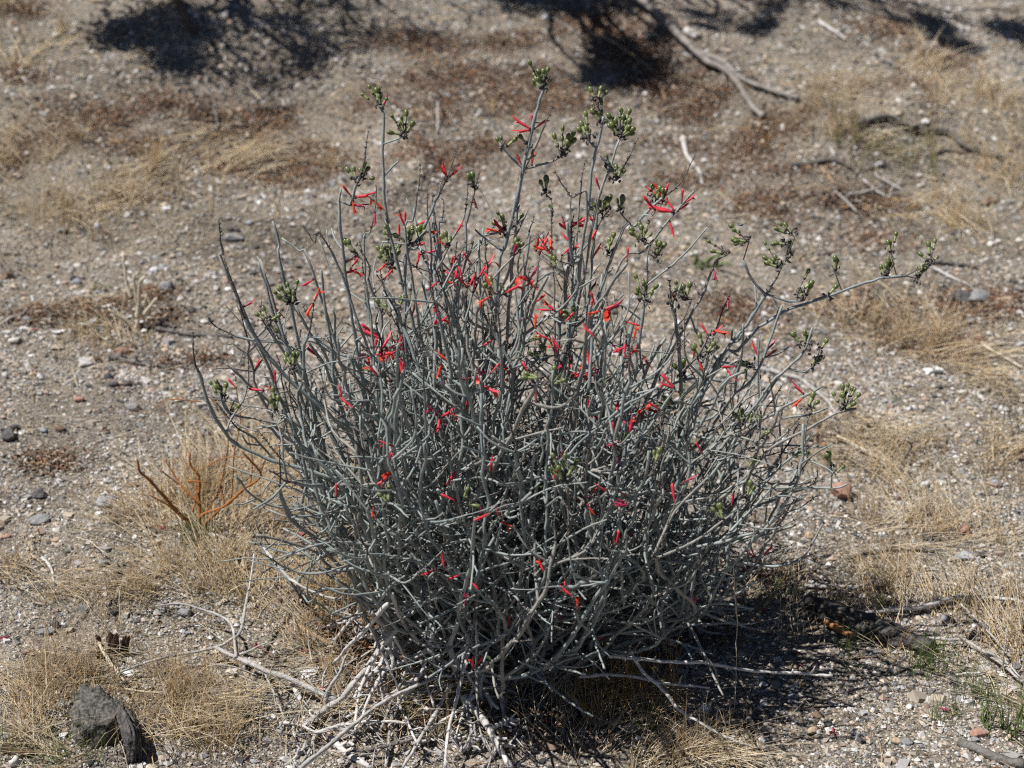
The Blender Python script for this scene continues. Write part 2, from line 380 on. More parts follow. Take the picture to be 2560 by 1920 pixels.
# ------------------------------------------------------------------ dry grass, straw, litter
def blades(xy, length, lean, width, colr, seg=4, curl=.5, azim=None, zoff=0.0, wob=0.0):
    """thin three-sided curved blades"""
    n = len(xy); t = np.linspace(0, 1, seg + 1)
    az = rng.uniform(0, 6.283, n) if azim is None else azim
    d = np.stack([np.cos(az), np.sin(az)], -1)
    ln = np.clip(lean, 0, 1.75); ang = ln[:, None] * (1 - curl + curl * 2 * t[None, :])
    st = length[:, None] / seg
    r = np.concatenate([np.zeros((n, 1)), np.cumsum(np.sin(ang[:, :-1]) * st, 1)], 1)
    z = np.concatenate([np.zeros((n, 1)), np.cumsum(np.cos(ang[:, :-1]) * st, 1)], 1)
    sd = np.stack([-d[:, 1], d[:, 0]], -1)
    side = (rng.normal(size=(n, 1)) * wob * length[:, None]) * t[None, :] ** 2
    cx = xy[:, :1] + r * d[:, :1] + side * sd[:, :1]; cy = xy[:, 1:] + r * d[:, 1:] + side * sd[:, 1:]
    z0 = height(xy[:, 0], xy[:, 1]); zz = z0[:, None] + z + zoff
    gz = height(cx, cy) + width[:, None] * .8
    zz = np.maximum(zz, gz)
    w = width[:, None] * (1 - .75 * t[None, :])
    c = np.stack([cx, cy, zz], -1)
    o = np.stack([sd[:, 0], sd[:, 1], np.zeros(n)], -1)[:, None, :] * w[..., None]
    u = np.zeros_like(o); u[..., 2] = w * 1.0
    dd = np.stack([d[:, 0], d[:, 1], np.zeros(n)], -1)[:, None, :] * w[..., None]
    v = np.stack([c + o, c - o, c + u * .7 - dd * .7], 2)
    k = (seg + 1) * 3
    i, e = np.meshgrid(np.arange(seg), np.arange(3), indexing='ij')
    f = np.stack([i * 3 + e, i * 3 + (e + 1) % 3, (i + 1) * 3 + (e + 1) % 3, (i + 1) * 3 + e], -1).reshape(-1, 4)
    f = (f[None] + (np.arange(n) * k)[:, None, None]).reshape(-1, 4)
    return v.reshape(-1, 3), f, np.repeat(colr, k, 0)
def in_patches(pt, n, spread=.62):
    area = pt[:, 2] * pt[:, 3] * pt[:, 4] * np.clip(2.9 / pt[:, 1], .3, 1) ** (2.6 if pt is dry else 0); k = rng.choice(len(pt), n, p=area / area.sum())
    g = rng.normal(size=(n, 2)) * spread
    return np.stack([pt[k, 0] + g[:, 0] * pt[k, 2], pt[k, 1] + g[:, 1] * pt[k, 3]], 1)
STRAW = np.array([[.64, .48, .27], [.70, .56, .35], [.56, .39, .20], [.76, .66, .49], [.44, .29, .15], [.58, .49, .37]])
def pick(pal, n, lo=.8, hi=1.15): return pal[rng.integers(0, len(pal), n)] * rng.uniform(lo, hi, (n, 1))
def join(parts):
    off = 0; V_, F_, C_ = [], [], []
    for v, f, c in parts: V_.append(v); F_.append(f + off); C_.append(c); off += len(v)
    return np.concatenate(V_), np.concatenate(F_), np.concatenate(C_)
def tuftize(xy, k, r):
    """bunch points into clumps"""
    c = xy[:max(1, len(xy) // k)]; idx = rng.integers(0, len(c), len(xy))
    return c[idx] + rng.normal(size=(len(xy), 2)) * r
n1 = 5600; p1 = tuftize(in_patches(dry, n1, .75), 26, .014)
g1 = blades(p1, rng.uniform(.03, .12, n1), np.abs(rng.normal(.6, .45, n1)), rng.uniform(.0004, .0008, n1) * np.clip(p1[:, 1] / 2.8, 1, 2), pick(STRAW, n1, .95, 1.25), 4, .5, wob=.08)
n2 = 4800; p2 = in_patches(dry, n2, .8)
g2 = blades(p2, rng.uniform(.05, .20, n2), rng.uniform(1.1, 1.6, n2), rng.uniform(.0005, .0010, n2) * np.clip(p2[:, 1] / 2.8, 1, 2), pick(STRAW[[0, 1, 3, 3, 5]], n2, 1.0, 1.3), 4, .15, zoff=.004, wob=.1, azim=9.4 * vnoise(p2[:, 0] * 2.2 + 9, p2[:, 1] * 2.2) + rng.normal(size=n2) * .5)
n3 = 2600; p3 = field(n3, 2.1, 7.0)
g3 = blades(p3, rng.uniform(.03, .14, n3), rng.uniform(1.3, 1.58, n3), rng.uniform(.0006, .0012, n3) * np.clip(p3[:, 1] / 2.8, 1, 2), pick(STRAW, n3, .9, 1.3), 4, .12, zoff=.003, wob=.1)
v, f, c = join([g1, g2, g3])
tag(link('dry_grass', mesh_np('dry_grass', v, f, [M['straw']], None, True, c)), 'thin dry straw-coloured grass and fallen straws over the ground', 'dry grass', kind='stuff')
n4 = 700; p4 = tuftize(in_patches(green, n4, .7), 30, .015)
g4 = blades(p4, rng.uniform(.02, .075, n4), np.abs(rng.normal(.4, .3, n4)), rng.uniform(.0004, .001, n4), pick(np.array([[.12, .2, .04]]), n4), 4, .6)
tag(link('green_shoots', mesh_np('green_shoots', g4[0], g4[1], [M['grass']], None, True)), 'sparse short green grass shoots between the gravel', 'grass', kind='stuff')
RUSTC = np.array([[.19, .092, .052], [.25, .13, .072], [.14, .08, .056], [.30, .18, .105], [.36, .28, .20], [.10, .067, .052], [.42, .37, .32], [.22, .19, .16]])
def flakes(xy, size, colr, zl=.004):
    n = len(xy); b = np.array([[-1, 0, 0], [-.1, -.45, .15], [1, 0, .1], [.1, .45, .2]], float)
    v = b[None] * (1 + rng.uniform(-.3, .3, (n, 4, 3))) * size[:, None, None]
    v[..., 2] += rng.normal(size=(n, 4)) * size[:, None] * .35
    a = rng.uniform(0, 6.283, n); cs, sn = np.cos(a)[:, None], np.sin(a)[:, None]
    x2, y2 = v[..., 0] * cs - v[..., 1] * sn, v[..., 0] * sn + v[..., 1] * cs
    z = height(xy[:, 0], xy[:, 1])[:, None] + v[..., 2] + rng.uniform(.001, zl, n)[:, None] + size[:, None] * .3
    w = np.stack([x2 + xy[:, :1], y2 + xy[:, 1:], z], -1)
    return w.reshape(-1, 3), (np.arange(4)[None] + (np.arange(n) * 4)[:, None]), np.repeat(colr, 4, 0)
n5 = 125000; p5 = in_patches(rust, n5, .68); p5 = p5[rng.random(n5) < .2 + .8 * lumps(p5, 7, .35, .6)]
f5 = flakes(p5, sizes(len(p5), .0028, .010, 2.4), pick(RUSTC, len(p5)), .010)
n6 = 16000; p6 = field(n6, 2.1, 7.0); f6 = flakes(p6, sizes(n6, .0025, .008, 2.4), pick(RUSTC[[0, 2, 4, 5, 6]], n6), .005)
v, f, c = join([f5, f6])
tag(link('leaf_litter', mesh_np('leaf_litter', v, f, [M['litter']], None, False, c)), 'crumbled rust-brown leaf litter on the gravel', 'leaf litter', kind='stuff')

# ------------------------------------------------------------------ the flowering shrub
ROOT = G(1255, 1640); RY = ROOT[1]
shrub = bpy.data.objects.new('flowering_shrub', None); col.objects.link(shrub); shrub.location = ROOT
shrub.empty_display_size = .1
tag(shrub, 'large grey-stemmed desert shrub with red tubular flowers and green seed pods', 'shrub')
SPIKE_V = np.array([[1, 0, 0], [-.6, 0, 0], [0, .35, 0], [0, -.35, 0], [0, 0, .35], [0, 0, -.35]], float)
BR = []
class Branch:
    def __init__(s, m): s.mb = MB(); s.m = m; s.pts = []; s.rad = []; BR.append(s)
def frame(d, up=np.array([0, 0, 1.0])):
    d = unit(d); s = np.cross(up, d)
    if np.linalg.norm(s) < 1e-3: s = np.array([0, 1.0, 0])
    s = unit(s); u = np.cross(d, s); return np.stack([d, s, u], 1)
def spike(mb, p, d, size, m): mb.add(p + (SPIKE_V * size) @ frame(d).T, OCT_F, m)
def nodes_rad(pts, r0, r1, gap):
    k = len(pts); s = np.concatenate([[0], np.cumsum(np.linalg.norm(np.diff(pts, axis=0), axis=1))])
    t = s / s[-1]; r = r0 + (r1 - r0) * t ** 1.2
    for d in np.arange(gap * rng.uniform(.3, 1), s[-1], gap):
        i = int(np.argmin(abs(s - d))); r[i] *= 1.26
    return r
def spike_tip(br, pts, r0):
    """withered flower spike at a stem's end"""
    k = len(pts); r = np.linspace(r0, .0007, k) * rng.uniform(.9, 1.15, k)
    br.mb.tube(pts, r, 5, 1)
    s = 0.0
    for i in range(1, k):
        t = unit(pts[i] - pts[i - 1]); s += np.linalg.norm(pts[i] - pts[i - 1])
        if s > .0055:
            s = 0.0; a = perp(t)
            for sg in (1, -1):
                if rng.random() < .8:
                    spike(br.mb, pts[i] + a * sg * r[i] * 1.6, unit(t * rng.uniform(.3, 1) + a * sg), rng.uniform(.002, .005), 1)
def stem(br, ctrl, r0, r1, tip='b', step=.016, gap=.07, n=6, wob=.0018, woodbase=0.0):
    pts = spline(ctrl, step)
    if wob:
        w = np.cumsum(rng.normal(size=(len(pts), 3)), 0) * wob * .5; w -= np.linspace(0, 1, len(pts))[:, None] * w[-1]
        pts = pts + w
    if tip == 'r' and len(pts) > 6:
        Lp = np.linalg.norm(np.diff(pts, axis=0), axis=1).sum(); k = max(3, int(len(pts) * (1 - min(rng.uniform(.25, .4), rng.uniform(.07, .13) / Lp))))
        r = nodes_rad(pts[:k + 1], r0, r0 + (r1 - r0) * .8, gap)
        br.mb.tube(pts[:k + 1], r, n, 0, False)
        fine = spline(pts[k:], .005); spike_tip(br, fine, max(r1 * .85, .001))
        br.pts.append(pts); br.rad.append(np.append(r, np.full(len(pts) - k - 1, r1 * .8)))
    else:
        r = nodes_rad(pts, r0, r1, gap); br.mb.tube(pts, r, n, 0)
    if woodbase:
        kb = max(3, int(woodbase / step)); rb = r[:kb] * 1.12 * rng.uniform(.96, 1.12, kb); rb[-1] *= .8; br.mb.tube(pts[:kb], rb, n, 3, False)
    if not (tip == 'r' and len(pts) > 6):
        br.pts.append(pts); br.rad.append(r)
    return pts
allpts = None
def index():
    global allpts
    P_, B_, T_, R_ = [], [], [], []
    for bi, b in enumerate(BR):
        for p, r in zip(b.pts, b.rad):
            P_.append(p); B_.append(np.full(len(p), bi)); T_.append(np.gradient(p, axis=0)); R_.append(r)
    P_ = np.concatenate(P_) + ROOT; x, y, w = proj(P_)
    allpts = (P_, np.concatenate(B_), np.concatenate(T_), x, y, w, np.concatenate(R_))
def near(px, py, reach=26.0, pull=60.0):
    """stem point that shows closest to a photo position, nearer stems first"""
    P_, B_, T_, x, y, w, R_ = allpts
    d = np.hypot(x - px, y - py)
    if d.min() > reach: i = int(np.argmin(d))
    else: i = int(np.argmin(np.where(d < reach, d + (w - 2.2) * pull, 1e9)))
    return P_[i], int(B_[i]), T_[i], R_[i]
MATS3 = ['stem_a', 'stem_a', 'stem_b', 'stem_c']

# stems read off the photograph, each from its lower end to its tip: view, tip depth from the root, radius mm, tip kind
STEMS = '''B .06 3.2 p 315 1460 285 1290 262 1050 255 850 255 680 238 640
B .02 3.0 r 0 1330 60 1200 110 1070 145 960 168 780
B .00 2.2 r 400 1480 430 1300 460 1150 475 980
B .05 2.8 r 390 1650 470 1450 530 1280 600 1120 650 1010 695 880
B .03 2.6 r 690 1650 730 1500 740 1330 790 1130 830 1020
B .05 3.6 p 930 1650 980 1450 1030 1250 1070 1080 1100 960 1150 730 1195 560 1215 520
B .08 2.8 r 1040 1400 1060 1180 1090 1040 1130 930 1190 800 1240 680 1252 640
B .04 3.2 p 1450 1400 1470 1200 1495 1000 1520 880 1555 740 1560 690
B .08 3.0 p 1510 1420 1560 1100 1600 980 1640 870 1660 820
B .05 2.4 r 1530 1200 1620 1080 1700 960 1765 820
B .06 2.8 r 1640 1480 1760 1340 1850 1240 2000 1120 2060 1020 2110 910
B .03 2.4 b 1620 1650 1800 1480 1950 1300 2100 1130
B .02 2.6 r 1460 1300 1380 1180 1310 1090 1265 1010
B -.05 3.4 b 1410 1650 1380 1560 1345 1320
B .10 1.5 r 1410 1280 1430 1080 1455 950
B .05 2.8 b 830 1560 840 1440 850 1350
B .03 2.3 r 540 1550 522 1300 520 1150
B .02 2.0 r 600 1500 605 1300 610 1180
B .05 2.4 r 1100 1560 1120 1400 1150 1270
B .05 2.0 r 1250 1400 1255 1290 1250 1180
B .00 2.2 r 150 1560 180 1380 205 1250 215 1100
A -.02 3.0 r 1370 1659 1330 1520 1305 1400 1298 1290
A .05 2.8 b 1580 1659 1560 1600 1525 1520
A .02 3.0 b 1690 1659 1655 1450 1615 1310
A .04 2.4 b 1870 1620 1780 1500 1670 1410
A .02 2.6 r 1960 1500 1870 1440 1830 1390 1795 1340
D -.05 4.0 r 2100 1100 1900 900 1700 720 1570 570 1490 440 1420 300 1380 160 1330 0
D -.02 2.8 r 1900 590 1800 550 1650 500 1500 475 1340 430 1270 390 1230 330
D -.12 3.6 r 2130 1390 1900 1270 1700 1210 1530 1150 1400 1080 1300 980 1230 850 1180 700 1140 560 1143 420
D -.08 2.6 b 1770 970 1650 960 1500 930 1360 910 1300 800
D -.22 3.2 r 2050 1750 1950 1700 1850 1630 1740 1530 1670 1400 1655 1230 1657 1100
D .04 3.2 b 1700 480 1640 380 1590 180 1530 10
D -.15 2.6 b 1900 1520 1780 1480 1600 1450 1480 1380 1390 1270
D -.05 2.4 b 1750 975 1640 980 1520 1000
D .00 3.0 b 2050 950 1990 800 1960 500 1930 300 1900 60
D -.03 3.0 p 2130 680 2000 560 1850 450 1750 270
D .00 2.6 r 1850 820 1740 640 1620 460 1550 330 1552 230
D -.08 2.4 r 1900 1100 1780 960 1730 830 1715 640
H -.20 3.0 b 2130 540 1970 470 1850 370 1680 310 1520 280
H -.22 3.4 b 2130 560 1990 430 1850 280 1720 180 1650 20
G .05 3.6 r 0 1600 60 1450 110 1200 150 1050 200 860 260 720 330 590 400 480 500 360 590 230 660 120 720 10
G .08 3.4 p 300 650 440 540 540 430 640 360 760 290 880 245 1010 200 1150 150 1280 110 1430 95
G .00 3.2 p 100 1450 200 1330 300 1180 420 1010 480 930 560 840 640 720 730 640 830 540 880 400
G -.05 3.2 p 100 1600 300 1450 500 1280 600 1150 700 1090 830 1020 950 950 1060 900 1140 880
G -.02 2.6 b 540 965 700 940 850 910 970 875
G -.03 2.8 b 300 1600 470 1430 600 1300 700 1200 800 1110 880 1020
G -.06 2.8 b 400 1360 600 1360 800 1355 930 1355 1040 1350 1090 1325
G .00 2.4 r 400 1300 640 1320 850 1315 900 1300 910 1250
G -.10 2.8 b 350 1720 500 1659 640 1620 780 1570
G -.06 2.6 r 300 1720 440 1659 540 1600 640 1560 740 1460
G .04 2.8 b 270 990 330 910 410 790 500 720 590 570 700 270
G .06 2.8 b 0 600 60 490 150 330 230 180 310 0
G .05 2.6 r 160 800 260 510 330 330 400 160
E -.30 4.0 b 790 1500 820 1400 900 1260 980 1110 1050 980 1110 850 1190 700
E -.32 2.8 b 1270 1345 1050 1325 930 1320
E -.28 2.8 b 1135 1600 1140 1340 1150 1160
E -.20 3.0 r 905 1040 920 900 960 700 950 500 940 220
E -.24 3.2 b 880 1250 830 1000 720 700 700 480
E -.26 3.0 b 860 1230 780 850 690 660
E -.10 3.4 b 1100 330 1140 250 1230 100
E -.12 3.4 b 1470 420 1570 200 1700 20
E -.15 3.2 b 1380 1120 1450 950 1500 800
E -.20 3.2 r 220 1100 180 1000 120 930 150 830 210 690
E -.10 3.4 b 1830 1010 1900 930 2000 850 2120 720
E -.15 3.6 b 2030 1250 2050 1100 2080 900 2130 800
E -.26 3.4 b 520 1130 430 1000 350 750 345 500
E -.20 3.0 r 370 1250 330 1000 340 760 345 420
E -.22 2.6 r 200 1300 260 1000 320 850 330 700
E -.18 3.0 b 1150 1500 1030 1300 960 1150 880 1010
E -.26 2.4 r 500 1400 520 1130 505 700 520 500
I -.34 3.8 b 665 960 690 820 720 640 770 450 800 180
I -.30 3.4 b 720 640 560 480 400 290 350 250
I -.30 3.8 b 950 1120 1080 1110 1200 1060 1290 990 1380 880 1500 680 1600 530 1680 380
I -.28 3.6 b 800 900 850 940 930 910 990 860
I -.26 3.0 b 1135 1070 1140 900 1080 720 1030 560
I -.22 3.2 b 60 620 160 680 280 710 400 700 530 650 620 580
I -.20 2.8 r 1500 900 1650 860 1830 850 2000 830 2080 760
J -.15 2.8 r 10 840 260 800 380 795 520 830 620 840 690 770
I -.24 2.8 b 100 640 130 560 180 430 210 250
I -.20 3.0 b 1750 770 1850 700 2050 520 2130 420
I -.10 3.0 b 1700 560 1900 480 2050 430 2130 380'''
# shorter side shoots: they leave the stem that shows at their first point
TWIGS = '''B 0 1.8 p 255 845 330 830 385 800
B 0 1.8 r 265 1040 300 1000 345 955
B 0 2.2 b 265 1260 190 1180 120 1130
B 0 2.2 p 1085 1000 1020 940 970 880 945 850
B 0 2.2 r 1105 1005 1180 980 1250 960 1310 930 1360 895
B .02 1.6 b 1150 740 1215 725
B -.02 1.8 p 1520 880 1480 840 1465 790
B 0 2.0 b 1590 990 1535 910
B 0 2.0 b 960 1490 870 1420 800 1360
B 0 2.0 b 890 1430 1000 1360 1090 1290
D 0 2.2 p 1500 475 1600 375 1660 300
D 0 1.8 b 1640 680 1540 690
D 0 1.8 p 1360 910 1320 830 1300 790
G 0 2.4 b 590 190 520 110 470 0
G 0 2.2 p 600 215 740 245 830 240
G 0 1.9 p 730 650 830 665 900 610
G 0 2.2 b 410 790 430 690 460 560 470 380
G 0 2.0 b 270 990 400 985 440 960
G 0 2.2 b 330 600 280 560 200 450 160 340
G 0 2.2 r 330 600 430 620 540 640
G 0 1.8 p 960 1350 990 1260 1000 1220
G 0 1.8 r 430 1440 520 1380 600 1330
E 0 2.8 r 1110 860 1260 875 1340 850 1400 790
E 0 2.6 b 980 1100 900 1040
E 0 2.2 b 1000 1085 1170 1030 1330 990
I 0 2.4 b 680 820 490 860
I 0 2.2 b 725 650 830 670 930 690
I 0 2.0 b 930 910 850 960 800 1000
E 0 2.4 b 820 1400 1000 1060 990 1020'''
def parse(ln):
    a = ln.split(); nums = list(map(float, a[4:]))
    return a[0], float(a[1]), float(a[2]) / 1000, a[3], [V(a[0], nums[k], nums[k + 1]) for k in range(0, len(nums), 2)]
for ln in STEMS.split('\n'):
    v, yo, r, tip, pp = parse(ln)
    n = len(pp)
    ytip = RY + yo; ys = RY + yo * .55
    c = [P(x, y, ys + (ytip - ys) * k / (n - 1)) - ROOT for k, (x, y) in enumerate(pp)]
    c = [np.array([q[0], q[1], max(q[2], .015)]) for q in c]
    s = c[0]
    if np.linalg.norm(s) > .12:      # carry the stem on down to the crown of the shrub
        a = rng.uniform(0, 6.28); r0 = rng.uniform(.02, .13)
        base = np.array([math.cos(a) * r0 + s[0] * .18, math.sin(a) * r0 * .8 + s[1] * .2, -.01])
        d0 = unit(c[1] - c[0])
        mid = (base + s) * .5 - d0 * np.linalg.norm(s - base) * .06 + np.array([s[0] * .12, 0, -.02])
        mid[2] = max(mid[2], .02)
        c = [base, mid] + c
    br = Branch(MATS3[rng.integers(0, 4)])
    stem(br, c, r * 1.2, r * (.68 if tip != 'b' else .72), tip, wob=.0016, woodbase=rng.uniform(.03, .12))
def side_shoots(br, pts, r, depth=0, dens=1.0, lmax=.2):
    s = np.concatenate([[0], np.cumsum(np.linalg.norm(np.diff(pts, axis=0), axis=1))]); Ltot = s[-1]
    d = Ltot * rng.uniform(.2, .42)
    while d < Ltot * .93:
        i = int(np.argmin(abs(s - d))); t = unit(pts[min(i + 1, len(pts) - 1)] - pts[max(i - 1, 0)])
        a = perp(t); a[2] += .1; a = unit(a - t * (a @ t))
        for sg in ((1, -1) if rng.random() < .55 else (1,)):
            if rng.random() > dens: continue
            l = lmax * rng.uniform(.2, 1.0) * (1.1 - .5 * d / Ltot) * (.55 if depth else 1)
            dirn = unit(t * rng.uniform(.45, 1.0) + a * sg * rng.uniform(.7, 1.1))
            bend = np.array([0, 0, 1.0]) * rng.uniform(.0, .5) + rng.normal(size=3) * .3
            p0 = pts[i]; p1 = p0 + dirn * l * .5; p2 = p1 + unit(dirn + bend) * l * .5
            if p2[2] < .02: p2[2] = .02 + rng.random() * .03
            rr = r * rng.uniform(.58, .84) * (1 - .3 * d / Ltot)
            tp = 'r' if (rng.random() < .55 and l > .07) else 'b'
            q = stem(br, [p0, p1, p2], rr, rr * .7, tp, .016, .05, 5, .001)
            if depth == 0 and l > .09 and rng.random() < .5: side_shoots(br, q, rr, 1, .8, lmax)
        d += rng.uniform(.048, .10)
traced = list(BR)
for br in traced:
    side_shoots(br, br.pts[0], float(br.rad[0][0]), 0, .28, .085)
index()
for ln in TWIGS.split('\n'):
    v, yo, r, tip, pp = parse(ln)
    p0, bi, _, _ = near(*pp[0], 30); Y0 = p0[1]
    c = [p0 - ROOT] + [P(x, y, Y0 + yo * k / len(pp)) - ROOT for k, (x, y) in enumerate(pp) if k > 0]
    stem(BR[bi], c, r, r * .75, tip, wob=.0008)

# the rest of the thicket, grown from the crown outwards
N_FILL = 215
for k in range(N_FILL):
    az = k * 2.39996 + rng.uniform(-.3, .3)
    dx, dy = math.cos(az), math.sin(az)
    side = .5 + .5 * dx; lim = 50 + 13 * side                              # the right flank leans out further than the left
    if dy < 0: lim -= 15 * abs(dy)                                           # few stems lean far towards the viewer
    th = math.radians(lim * ((k + .5) / N_FILL) ** .52)                      # lean from the vertical
    Lh = (.82 - .16 * (th / 1.2)) * rng.uniform(.66, 1.0)
    reach_x = 1.02 if dx > 0 else .96
    tipv = np.array([dx * math.sin(th) * Lh * reach_x, dy * math.sin(th) * Lh * .82, math.cos(th) * Lh * 1.04 + .06])
    r0 = .03 + .14 * math.sqrt(rng.random()); base = np.array([dx * r0 * math.sin(th) + rng.normal() * .04, dy * r0 * math.sin(th) * .8 + rng.normal() * .035 + .05, -.01])
    mid = base + (tipv - base) * .48 + np.array([dx, dy, 0]) * Lh * .10 * math.sin(th) + np.array([0, 0, -Lh * .09 * math.sin(th)]) + rng.normal(size=3) * .04
    if rng.random() < .3 and tipv[2] > .42: tipv[:2] += rng.normal(size=2) * .11; tipv[2] *= rng.uniform(.8, 1)        # stems that cross their neighbours
    mid[2] = max(mid[2], .03); tipv[2] = max(tipv[2], .05)
    q1 = base + (mid - base) * .5 + rng.normal(size=3) * .012; q1[2] = max(q1[2], .01)
    q2 = mid + (tipv - mid) * .5 + rng.normal(size=3) * .028
    br = Branch(MATS3[rng.integers(0, 4)])
    r = rng.uniform(.0031, .0044)
    pts = stem(br, [base, q1, mid, q2, tipv], r, r * .62, 'r' if rng.random() < .6 else 'b', .02, wob=.0055, woodbase=rng.uniform(.03, .15))
    side_shoots(br, pts, r, 0, .88, .24)
index()

# flowers: a narrow tube, a straight upper lip, a lower lip that bends away
def flower_mesh(name, outer, inner, length=.04, lower=.9, open_=True, droop=.9, curl=.0):
    mb = MB(); t = np.linspace(0, 1, 7)
    L1 = length * (.58 if open_ else .9)
    pts = np.stack([t * L1, 0 * t, curl * (t * L1) ** 2 * 8], 1)
    mb.tube(pts, np.array([.0011, .0014, .0019, .0024, .0028, .0029, .0026 if open_ else .0011]), 6, 0, not open_)
    e = pts[-1]
    if open_:
        # upper lip
        u = np.linspace(0, 1, 5); l = length * .42
        w = np.array([.0027, .0026, .0023, .0018, .0008]); c = e + np.stack([u * l, 0 * u, .002 + u * .0015], 1)
        v = np.concatenate([c + np.stack([0 * u, w, -w * .6], 1), c + np.stack([0 * u, 0 * u, w * .35], 1), c + np.stack([0 * u, -w, -w * .6], 1)])
        f = [[a, a + 1, a + 6, a + 5] for a in range(4)] + [[a + 5, a + 6, a + 11, a + 10] for a in range(4)]
        mb.add(v, f, 0)
        l2 = length * .40 * lower; ang = droop * u * 1.2 + .5
        c = e + np.stack([np.cumsum(np.cos(ang)) * l2 / 5, 0 * u, -np.cumsum(np.sin(ang)) * l2 / 5 - .0008], 1)
        c = np.concatenate([e[None] - np.array([[.002, 0, .0006]]), c]); w = np.array([.0022, .0027, .0031, .0037, .0040, .0024])
        v = np.concatenate([c + np.stack([0 * w, w, w * .25], 1), c, c + np.stack([0 * w, -w, w * .25], 1)])
        f = [[a, a + 6, a + 7, a + 1] for a in range(5)] + [[a + 6, a + 12, a + 13, a + 7] for a in range(5)]
        mb.add(v, f, 1)
    for k in range(5):
        a = k * 1.2566; d = np.array([1.6, math.cos(a), math.sin(a)])
        spike(mb, np.array([.0018, math.cos(a) * .0011, math.sin(a) * .0011]), d, .0042, 2)
    return mb.mesh(name, [M[outer], M[inner], M['bract']], True)
FLM = {'a': flower_mesh('flower_open', 'red', 'orange'), 'b': flower_mesh('flower_closed', 'red', 'red', .038, open_=False, curl=.3),
       'd': flower_mesh('flower_wide', 'red', 'orange', .042, 1.2, True, 1.35), 'o': flower_mesh('flower_orange', 'orange', 'orange', .036, 1.2, True, .7),
       'c': flower_mesh('flower_crimson', 'crimson', 'crimson', .037, .8, True, 1.2), 'w': flower_mesh('flower_withered', 'maroon', 'maroon', .03, .9, True, 1.6, -1.2),
       'e': flower_mesh('flower_bent', 'red', 'orange', .04, 1.0, True, .6, -.5)}
def pod_mesh(name, k):
    mb = MB(); s = np.array([.002, .007, .012, .0145, .017, .0195, .022, .0242, .0256])
    r = np.array([.0013, .0019, .0022, .0026, .0035, .0042, .0041, .0031, .0012]) * (1 + .08 * k)
    z = .0006 * k * (s / .02) ** 2
    mb.tube(np.stack([s[:4], 0 * s[:4], z[:4]], 1), r[:4], 8, 0, False)
    mb.tube(np.stack([s[3:], 0 * s[3:], z[3:]], 1), r[3:], 8, 1)
    for q in range(5):
        a = q * 1.2566 + k; d = np.array([1.3, math.cos(a), math.sin(a)])
        spike(mb, np.array([.0025, math.cos(a) * .0014, math.sin(a) * .0014]), d, .0045, 2)
    return mb.mesh(name, [M['pod_neck'], M['pod_bulb'], M['bract']], True)
PODM = [pod_mesh('seed_pod_%d' % k, k) for k in (-1, 0, 1)]
HANG = []       # (mesh, name, branch, matrix) of every flower and pod
def hang(me, name, bi, p, d, sc, roll=None):
    f = frame(d); a = rng.uniform(-.5, .5) if roll is None else roll
    s, u = f[:, 1] * math.cos(a) + f[:, 2] * math.sin(a), -f[:, 1] * math.sin(a) + f[:, 2] * math.cos(a)
    m = Matrix(((f[0, 0] * sc, s[0] * sc, u[0] * sc, p[0]), (f[1, 0] * sc, s[1] * sc, u[1] * sc, p[1]), (f[2, 0] * sc, s[2] * sc, u[2] * sc, p[2]), (0, 0, 0, 1)))
    HANG.append((me, name, bi, m))
